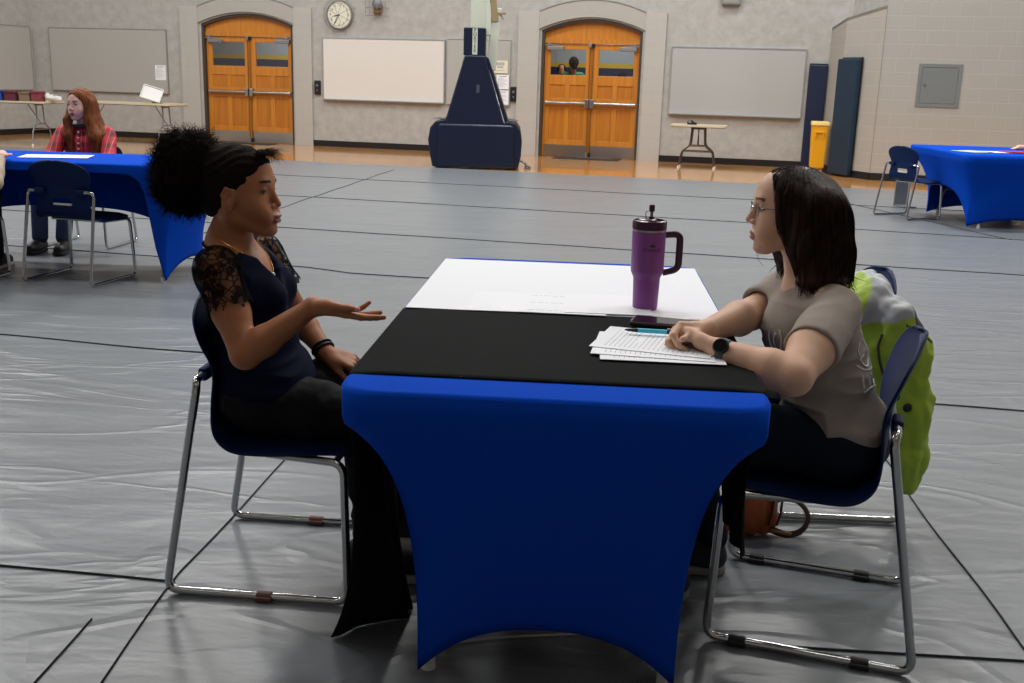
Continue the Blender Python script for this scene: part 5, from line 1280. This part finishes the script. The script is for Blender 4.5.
# person cut off by the right photo edge
e_ = thing('person', 'dark-haired person at the right photo edge leaning on the right background table', 'person', (5.86, 11.45, .006)); eh = Head((5.47, 11.2, 1.045), (-1, -.15, -.2), (0, 0, 1), 1)
B = SDF(); nk = A(5.60, 11.25, .93); eh.build(B, nk, .047); B.ell((5.68, 11.32, .76), (.10, .15, .14), k=.03); B.ell((5.78, 11.38, .58), (.1, .14, .12), k=.05); B.cap((5.63, 11.12, .86), (5.63, 11.42, .86), .04, k=.04)
for sy, wx, wy in ((-1, 5.30, 10.90), (1, 5.30, 11.2)):
    e0 = A(5.52, 11.28+sy*.24, .79); B.chain([A(5.63, 11.28+sy*.165, .845), e0], [.045, .038], k=.02); B.chain([e0, A(wx, wy, .785)], [.038, .024], k=.01); simple_hand(B, A(wx, wy, .785), A(-1, 0, -.05))
sdf_obj('body', B, [SK3, LIP3, BROW3], e_, h=.006, classify=lambda C: eh.classify(C))
T = SDF(); T.ell((5.68, 11.32, .76), (.115, .165, .15), k=.03); T.ell((5.78, 11.38, .60), (.12, .16, .14), k=.05); T.cap((5.63, 11.12, .86), (5.63, 11.42, .86), .055, k=.04)
for sy in (-1, 1): T.chain([A(5.63, 11.28+sy*.165, .845), A(5.57, 11.28+sy*.21, .81)], [.06, .055], k=.02)
T.cap(nk+A(-.01, 0, .0), nk+A(-.03, 0, .1), .052, .07, k=.004, sub=True); sdf_obj('maroon_shirt', T, mat('maroon_jersey', '#6b2230', .85), e_, h=.006)
H = SDF(); H.ell(eh.w(-.03, 0, .035), A(.10, .088, .10), eh.R); H.chain([eh.w(-.03, -.07, .02), eh.w(-.03, -.08, -.10)], [.04, .03], k=.03); H.chain([eh.w(-.03, .07, .02), eh.w(-.03, .08, -.10)], [.04, .03], k=.03); H.cap(eh.w(-.06, 0, .02), eh.w(-.08, 0, -.12), .07, .05, k=.03); H.ell(eh.w(.085, 0, -.03), A(.075, .050, .115), eh.R, k=.012, sub=True); sdf_obj('dark_hair', H, M_HAIR2, e_, h=.006)
Pn = SDF(); Pn.ell((5.88, 11.42, .50), (.12, .17, .08), k=.03)
for sy in (-1, 1): Pn.chain([A(5.85, 11.42+sy*.09, .50), A(5.98+.0*sy, 11.42+sy*.12, .27), A(6.0, 11.42+sy*.10, .10)], [.085, .06, .05], k=.03)
sdf_obj('dark_trousers', Pn, M_BLKPANT, e_, h=.008)
for sy in (-1, 1): shoe(e_, (6.0, 11.42+sy*.10, .008), PI, M_SHOEB, M_SOLEW)
make_chair('navy plastic chair just outside the photo at the right background table', (5.87, 11.45, .006), PI)
# people in the corridor beyond the right doors
def corridor_person(lab, x, y, zt, ang, mtop, skinm, hairm):
    f = A(math.cos(ang), math.sin(ang), 0); p = thing('person', lab, 'person', (x, y, 0)); n = A(-f[1], f[0], 0); b = A(x, y, 0); z = A(0, 0, 1); s = zt/1.75
    hd = Head(b+z*(zt-.115*s), f, (0, 0, 1), s); B = SDF(); nk = b+z*1.48*s-f*.01; hd.build(B, nk, .05*s, full=False)
    B.ell(b+z*1.25*s, A(.10, .16, .17)*s, frame_from(f), k=.03); B.ell(b+z*1.02*s, A(.10, .15, .14)*s, frame_from(f), k=.05); B.cap(b-n*.16*s+z*1.42*s, b+n*.16*s+z*1.42*s, .045*s, k=.04)
    for sg in (-1, 1):
        B.chain([b+n*sg*.19*s+z*1.39*s, b+n*sg*.23*s+z*1.10*s, b+n*sg*.22*s+f*.06+z*.86*s], [.045*s, .037*s, .025*s], k=.02); simple_hand(B, b+n*sg*.22*s+f*.06+z*.86*s, A(f[0]*.1, f[1]*.1, -1))
        B.chain([b+n*sg*.09*s+z*.92*s, b+n*sg*.09*s+z*.5*s, b+n*sg*.09*s+z*.09*s], [.08*s, .055*s, .04*s], k=.03); B.cap(b+n*sg*.09*s+z*.04*s-f*.03, b+n*sg*.09*s+z*.035*s+f*.14, .036*s, .03*s, k=.02)
    sdf_obj('body', B, skinm, p, h=.009)
    T = SDF(); T.ell(b+z*1.25*s, A(.12, .18, .18)*s, frame_from(f), k=.03); T.ell(b+z*1.0*s, A(.12, .17, .16)*s, frame_from(f), k=.05); T.cap(b-n*.16*s+z*1.42*s, b+n*.16*s+z*1.42*s, .062*s, k=.04)
    for sg in (-1, 1): T.chain([b+n*sg*.19*s+z*1.39*s, b+n*sg*.22*s+z*1.18*s], [.062*s, .058*s], k=.02)
    sdf_obj('shirt', T, mtop, p, h=.009)
    T = SDF(); T.ell(b+z*.93*s, A(.12, .17, .09)*s, frame_from(f), k=.03)
    for sg in (-1, 1): T.chain([b+n*sg*.09*s+z*.92*s, b+n*sg*.09*s+z*.5*s, b+n*sg*.09*s+z*.12*s], [.095*s, .07*s, .06*s], k=.03)
    sdf_obj('trousers', T, M_BLKPANT, p, h=.009)
    H = SDF(); H.ell(hd.w(-.02, 0, .02), A(.105, .092, .105)*s, hd.R); H.cap(hd.w(-.05, 0, .0), hd.w(-.06, 0, -.07), .07*s, .05*s, k=.03); H.ell(hd.w(.095, 0, -.03), A(.07, .055, .11)*s, hd.R, k=.01, sub=True); sdf_obj('short_hair', H, hairm, p, h=.008)
q = W(.68, 1.55); corridor_person('person in green shirt seen through the left pane of the right double doors', q.x, q.y, 1.79, 1.9, M_GREENP, SK1, M_HAIR1)
q = W(.31, 2.3); corridor_person('shorter person in teal shirt behind the door pane, left of the green shirt', q.x, q.y, 1.66, -1.6, mat('teal_shirt', '#4a6f78', .8), SK1, M_HAIR1)
q = W(1.59, 1.7); corridor_person('short dark-haired person whose head top shows in the rightmost door pane', q.x, q.y, 1.52, 2.4, M_NAVYT, SK1, M_HAIR1)
# ================================================================== TABLE DRESSING AND SMALL THINGS
ZT = .738  # cover top above the floor covering
# black runner: across the top and down both sides
ra, rb = -.655, -.04
def lerp(a, b, t): return a+(b-a)*t
rows = []; NY = 26
for j in range(NY+1):
    t = j/NY; y = lerp(ra, rb, t); col = []
    pl = TL(-MW/2-.008, y, ZT-.01)
    # left drop hem, world coordinates (near corner swings outwards)
    hem = np.array(catmull([(-.418, 2.245, .01), (-.30, 2.33, .008), (-.235, 2.36, .008), (-.245, 2.42, .01), (-.30, 2.47, .012)], 10)); hp_ = Vector(hem[min(len(hem)-1, int(round(t*(len(hem)-1))))])
    mid = Vector((lerp(-.300, -.285, t), lerp(2.08, 2.50, t), .26))
    for k in range(18):
        s = 1-k/18; a = pl.lerp(mid, min(1, s*2)) if s < .5 else mid.lerp(hp_, (s-.5)*2)
        q = pl*(1-s)**2+mid*2*s*(1-s)+hp_*s*s
        fold = .010*s*math.sin(t*17+1.3)+.006*s*math.sin(t*31)
        col.append((q.x+fold, q.y, q.z))
    for x in np.linspace(-MW/2-.003, MW/2+.003, 14): p = TL(x, y, ZT+.0025-(.004 if abs(x) > MW/2 else 0)); col.append(tuple(p))
    pr = TL(MW/2+.008, y, ZT-.01); y2 = lerp(2.03, 2.30, t); pb = Vector((lerp(.492, .51, t), y2, lerp(.345, .34, t)))
    for k in range(1, 15):
        s = k/14; q = pr.lerp(pb, s); fold = .012*s*math.sin(t*15)
        col.append((q.x+fold-.015*math.sin(s*PI), q.y, q.z))
    rows.append(col)
o = thing('table_runner', 'black cloth runner across the central table hanging to the floor on the left', 'table runner', tuple(TC))
MB().grid(rows).build('cloth', M_BLKCLOTH, o, smooth=True, solid=.0025, world=True)
# white sheet over the far half
o = thing('table_sheet', 'plain white sheet covering the far half of the central table', 'table cover', tuple(TL(0, .33, ZT+.004)), TR)
MB().slab([(-MW/2+.004, -.385), (-.2, -.388), (0.0, -.386), (.2, -.385), (MW/2-.004, -.384), (MW/2-.004, .362), (-MW/2+.004, .362)], 0, .0015).build('cloth', M_WHTSHEET, o)
# white paper sheets at the seam
def tp_(x, y, dz=0): p = TL(x, y, ZT+.0065+dz); return (p.x, p.y, p.z)
for i, (x, y, r, lab) in enumerate(((-.13, .060, .03, 'white printed sheet at the black runner edge, left one of the three'), (.0, .055, -.02, 'white printed sheet at the black runner edge, middle one of the three'), (.11, .070, .02, 'white printed sheet at the black runner edge, right one of the three'))):
    paper(lab, tp_(x, y, -.0007+i*.0013), TR+r, lines=0 if i != 1 else 3, w=.216, h=.24)
# printed sheets by the woman's hands
for i, (x, y, r, lab) in enumerate(((.214, -.325, math.radians(76), 'printed sheet under the pen, topmost by the clasped hands'), (.206, -.360, math.radians(84), 'printed sheet by the clasped hands, middle of the fanned pile'), (.216, -.385, math.radians(90), 'printed sheet by the clasped hands, lowest and nearest the camera'))):
    paper(lab, tp_(x, y, .004-.0016*i), TR+r, lines=20, group='printed sheets by the clasped hands', w=.205, h=.258)
# phone
o = thing('smartphone', 'dark smartphone lying between the purple tumbler and the clasped hands', 'phone', tp_(.242, -.145, .001), math.radians(-16))
MB().box((0, 0, .006), (.155, .075, .011)).build('phone_body', mat('phone_case', '#3c2d2c', .35), o, bevel=.004, bseg=3); MB().box((0, 0, .012), (.145, .068, .001)).build('screen', mat('phone_screen', '#121113', .08), o, bevel=.0004)
MB().box((-.078, 0, .006), (.003, .02, .004)).build('port', M_STEELD, o)
# pen
pz = .0135; o = thing('ballpoint_pen', 'light blue ballpoint pen with dark grip on the topmost printed sheet', 'pen', tp_(.218, -.270, .009), math.radians(-7))
MB().tube([(-.045, 0, .006), (.02, 0, .006)], .0052, 14).build('barrel', mat('cyan_plastic', '#3fc4ea', .3), o, smooth=True)
MB().tube([(-.074, 0, .006), (-.068, 0, .006), (-.045, 0, .006)], [.0015, .003, .0050], 12).build('tip', M_BLACK, o, smooth=True)
MB().tube([(.02, 0, .006), (.065, 0, .006), (.07, 0, .006)], [.0055, .0055, .003], 14).build('grip', mat('pen_grip', '#27384f', .5), o, smooth=True)
MB().tube([(.02, 0, .0125), (.06, 0, .0125)], .0012, 6).build('clip', M_STEEL, o)
# tumbler
M_PUR = mat('purple_powdercoat', '#8b4a97', .42, spec=.4, bump=.05, bscale=400); M_PURD = mat('plum_plastic', '#3a1533', .28)
tl = TL(.205, .052, ZT+.006); o = thing('travel_tumbler', 'purple insulated tumbler with handle and straw on the white sheet', 'tumbler', tuple(tl), math.radians(0)); o.scale = (.85, .85, .80)
prof = [(.0, .0), (.034, 0), (.0365, .003), (.0372, .01), (.0395, .095), (.0405, .102), (.0475, .118), (.0485, .125), (.0495, .24), (.0495, .246)]
MB().lathe(prof, n=48).build('cup_body', M_PUR, o, smooth=True)
MB().lathe([(.048, .246), (.0492, .247), (.0492, .254), (.048, .255)], n=48).build('steel_rim', M_STEEL, o, smooth=True)
MB().lathe([(.046, .252), (.0505, .254), (.0508, .274), (.049, .280), (.044, .282), (.043, .276), (.001, .276)], n=48).build('lid', M_PURD, o, smooth=True)
MB().lathe([(.001, .276), (.028, .276), (.028, .283), (.022, .286), (.001, .286)], (-.008, 0, 0), n=30).build('lid_dial', mat('plum_dial', '#57204c', .3), o, smooth=True)
st = MB().tube([(.004, 0, .28), (.004, 0, .315)], .0045, 12); st.build('straw', mat('straw_clear', '#8d7a8a', .3), o, smooth=True)
MB().lathe([(.001, .308), (.0075, .308), (.0085, .312), (.0085, .326), (.007, .329), (.001, .329)], (.004, 0, 0), n=20).tube([(.004, 0, .28), (.004, 0, .292)], .0085, 14).tube(fillet([(-.003, -.004, .31), (-.014, -.006, .308), (-.014, -.006, .288), (-.004, -.004, .284)], .008), .0012, 6).build('straw_cap', M_PURD, o, smooth=True)
hd = MB(); pth = fillet([(.046, 0, .236), (.092, 0, .240), (.092, 0, .128), (.046, 0, .116)], .026, 8)
hd.tube(pth, .0105, 16, flat=.62); hd.build('handle', M_PURD, o, smooth=True)
for dz, s, tx in ((.193, .0085, 'STANLEY'),):
    lg = text_obj('brand_text', tx, .0135, mat('dark_print', '#260d22', .6), o, (0, 0, 0), (0, 0, 0), depth=.0002, spacing=1.0)
    for v in lg.data.vertices:   # wrap the lettering around the cup
        a = v.co.x/.0492-PI/2+.12; r = .0495+v.co.z; z = dz+v.co.y; v.co = (r*math.cos(a), r*math.sin(a), z)
cr = MB()
for (x0, x1, z0, z1) in ((-.006, .006, .203, .209), (-.009, -.006, .204, .207), (.006, .009, .204, .207), (-.0055, -.0035, .209, .2125), (-.001, .001, .209, .214), (.0035, .0055, .209, .2125)):
    vs = []
    for x in (x0, x1):
        for z in (z0, z1):
            a = x/.0492-PI/2+.12
            for r in (.0492, .0499): vs.append((r*math.cos(a), r*math.sin(a), z))
    cr.add(vs, [(0, 2, 3, 1), (4, 5, 7, 6), (0, 1, 5, 4), (2, 6, 7, 3), (0, 4, 6, 2), (1, 3, 7, 5)])
cr.build('crown_emblem', M_PURD, o)
# brown leather bag under the seat
M_LEATH = mat('tan_leather', '#9a4a1c', .45, noise=.2, nscale=25, bump=.15, bscale=90)
o = thing('leather_bag', 'orange brown leather shoulder bag on the floor under the woman\'s chair', 'bag', (.72, 2.93, .006))
B = SDF().ell((.720, 2.93, .10), (.085, .075, .085), k=.02).cap((.67, 2.93, .045), (.77, 2.93, .045), .040, .038, k=.03).cap((.73, 2.93, .19), (.775, 2.93, .18), .022, .018, k=.05).cap((.68, 2.93, .18), (.73, 2.93, .19), .025, k=.05).cut((0, 0, .010), (0, 0, -1))
sdf_obj('bag_body', B, M_LEATH, o, h=.004, disp=lambda V: .006*vnoise(V*np.array([2.2, 1, .6]), 28))
for dx in (.03, .055):
    MB().tube([(dx+.02, -.055, .05), (dx+.024, -.068, .09), (dx+.030, -.055, .15), (dx+.035, -.03, .185)], .004, 6).build('seam_piping', mat('dark_leather', '#3c1e12', .6), o, smooth=True)
pth = catmull([(.06, -.04, .03), (.11, -.05, .018), (.155, -.04, .03), (.175, -.02, .065), (.15, 0, .10), (.10, .01, .105), (.05, .0, .09)], 6)
MB().tube(pth, .011, 8, flat=.45).build('strap', mat('strap_leather', '#33201a', .6, noise=.5, nscale=60), o, smooth=True)
MB().tube([(.06, -.045, .028), (.12, -.055, .022)], .006, 8).build('strap_buckle', mat('pinkish_trim', '#8a5546', .5), o, smooth=True)
# jacket over the third chair
M_LIME = mat('lime_fabric', '#a6c43c', .6, noise=.06, nscale=12, sheen=.1); M_JGREY = mat('light_grey_fabric', '#b4b9bd', .6); M_JDK = mat('jacket_trim', '#3b3f33', .7)
o = thing('rain_jacket', 'lime green and light grey jacket draped over the third chair back', 'jacket', (1.13, 3.16, .10))
JO = A(-.028, 0, -.035); B = SDF()
B.ell((1.125, 3.17, .66), (.065, .185, .125), k=.02)
B.cap((1.09, 3.08, .745), (1.13, 3.26, .755), .042, .04, k=.05)
B.cap((1.06, 3.06, .69), (1.13, 3.04, .60), .045, .05, k=.05)
B.cap((1.17, 3.02, .70), (1.20, 3.02, .60), .045, .05, k=.04)
B.cap((1.15, 3.08, .52), (1.185, 3.08, .33), .075, .06, k=.06)
B.cap((1.10, 3.2, .52), (1.13, 3.2, .36), .085, .07, k=.05)
B.chain([(1.205, 3.01, .62), (1.235, 3.02, .42), (1.250, 3.03, .26), (1.250, 3.03, .175)], [.052, .052, .043, .036], k=.035)
B.ell((1.075, 3.0, .665), (.03, .035, .06), k=.02, sub=True)
for i_, o_ in enumerate(B.ops):
    q_ = list(o_); q_[1] = q_[1]+JO
    if q_[0] == 'c': q_[2] = q_[2]+JO
    B.ops[i_] = tuple(q_)
def jdisp(V): return .008*vnoise(V*np.array([1.6, 1.2, .6])+.06*vnoise(V, 6)[:, None], 24)+.004*vnoise(V, 45)
def jcls(C):
    mi = np.zeros(len(C), int); u = C[:, 0]+.028; z = C[:, 2]+.035; w = .012*vnoise(C, 14)
    mi[(z > .655+(u-1.03)*.30+w) & (u < 1.20+w) & (u > 1.052+(z-.70)*.4+w*.5)] = 1
    mi[(np.abs(z-.665+(u-1.2)*.6) < .004) & (u > 1.17)] = 2
    mi[(u > 1.195+w) & (z > .66) & (z < .735)] = 2
    return mi
sdf_obj('jacket_shell', B, [M_LIME, M_JGREY, M_JDK], o, h=.0045, disp=jdisp, classify=jcls)
MB().sph(on_surface(B, [(1.16, 2.95, .40)], .002)[0], (.014, .008, .014)).build('pull_toggle', M_BLACK, o, smooth=True, world=True)
MB().tube(on_surface(B, catmull([(1.03, 2.95, .62), (1.06, 2.95, .55), (1.08, 2.95, .47), (1.09, 2.95, .38)], 6), .002), .004, 6).build('zip', M_JDK, o, smooth=True, world=True)
# things on the right background table
paper('pale yellow leaflet at the left end of the right background table', (4.62, 10.85, .746), .5, w=.30, h=.3, mt=mat('leaflet_yellow', '#d3cf8f', .6), lines=4, name='leaflet')
paper('white sheet between the yellow leaflet and the red folder', (4.86, 10.86, .746), .2, w=.22, h=.28, lines=4)
paper('red folder at the right edge of the right background table', (5.10, 10.83, .746), .1, w=.34, h=.26, mt=mat('red_card', '#b3261e', .5), lines=0, name='folder', t=.012, cat='folder')

# ================================================================== LIGHT
M_LAMP = mat('lamp_diffuser', '#ffffff', .5, emit='#fff3e2', estr=6)
for i, x in enumerate((-9, -4.5, 0, 4.5, 9)):
    for j, y in enumerate((-4.0, .8, 5.6, 10.4, 15.2)):
        lx, ly = x, y
        o = thing('high_bay_light', 'rectangular high bay gym light hung under the ceiling', 'ceiling light', (lx, ly, CZ-.45), 0, 'high bay gym lights')
        MB().bx(-.65, .65, -.3, .3, .02, .14).build('housing', M_STEELD, o, bevel=.01); MB().bx(-.6, .6, -.25, .25, .0, .02).build('diffuser', M_LAMP, o)
        MB().cyl((-.4, 0, .14), (-.4, 0, .45), .008, 6).cyl((.4, 0, .14), (.4, 0, .45), .008, 6).build('suspension_rod', M_STEELD, o)
        pw = {0: .0, 1: .10, 2: .80, 3: 1.5, 4: 1.6}[j]
        if pw: area('gym_lamp', (lx, ly, CZ-.47), 1.2, .5, 210*pw)
w = bpy.data.worlds.new('w'); bpy.context.scene.world = w; w.use_nodes = True; w.node_tree.nodes['Background'].inputs[0].default_value = (.6, .65, .7, 1); w.node_tree.nodes['Background'].inputs[1].default_value = .15

# ================================================================== CAMERA
th, ro = math.radians(13.9), math.radians(1.7)
cam = bpy.data.cameras.new('camera'); co = bpy.data.objects.new('camera', cam); COL.objects.link(co)
cam.sensor_width = 36; cam.lens = 1050/1024*36; cam.clip_start = .05; cam.clip_end = 200
fw = Vector((0, math.cos(th), -math.sin(th))); r0 = Vector((1, 0, 0)); u0 = r0.cross(fw)
rr_ = math.cos(ro)*r0+math.sin(ro)*u0; uu_ = -math.sin(ro)*r0+math.cos(ro)*u0
co.matrix_world = Matrix(((rr_.x, uu_.x, -fw.x, 0), (rr_.y, uu_.y, -fw.y, 0), (rr_.z, uu_.z, -fw.z, 1.30), (0, 0, 0, 1)))
cam.dof.use_dof = False
sc = bpy.context.scene; sc.camera = co
sc.view_settings.view_transform = 'Standard'; sc.view_settings.look = 'None'; sc.view_settings.gamma = 1; sc.view_settings.use_curve_mapping = False
sc.view_settings.exposure = -.62
sc.cycles.use_denoising = True; sc.cycles.max_bounces = 6; sc.cycles.transparent_max_bounces = 12
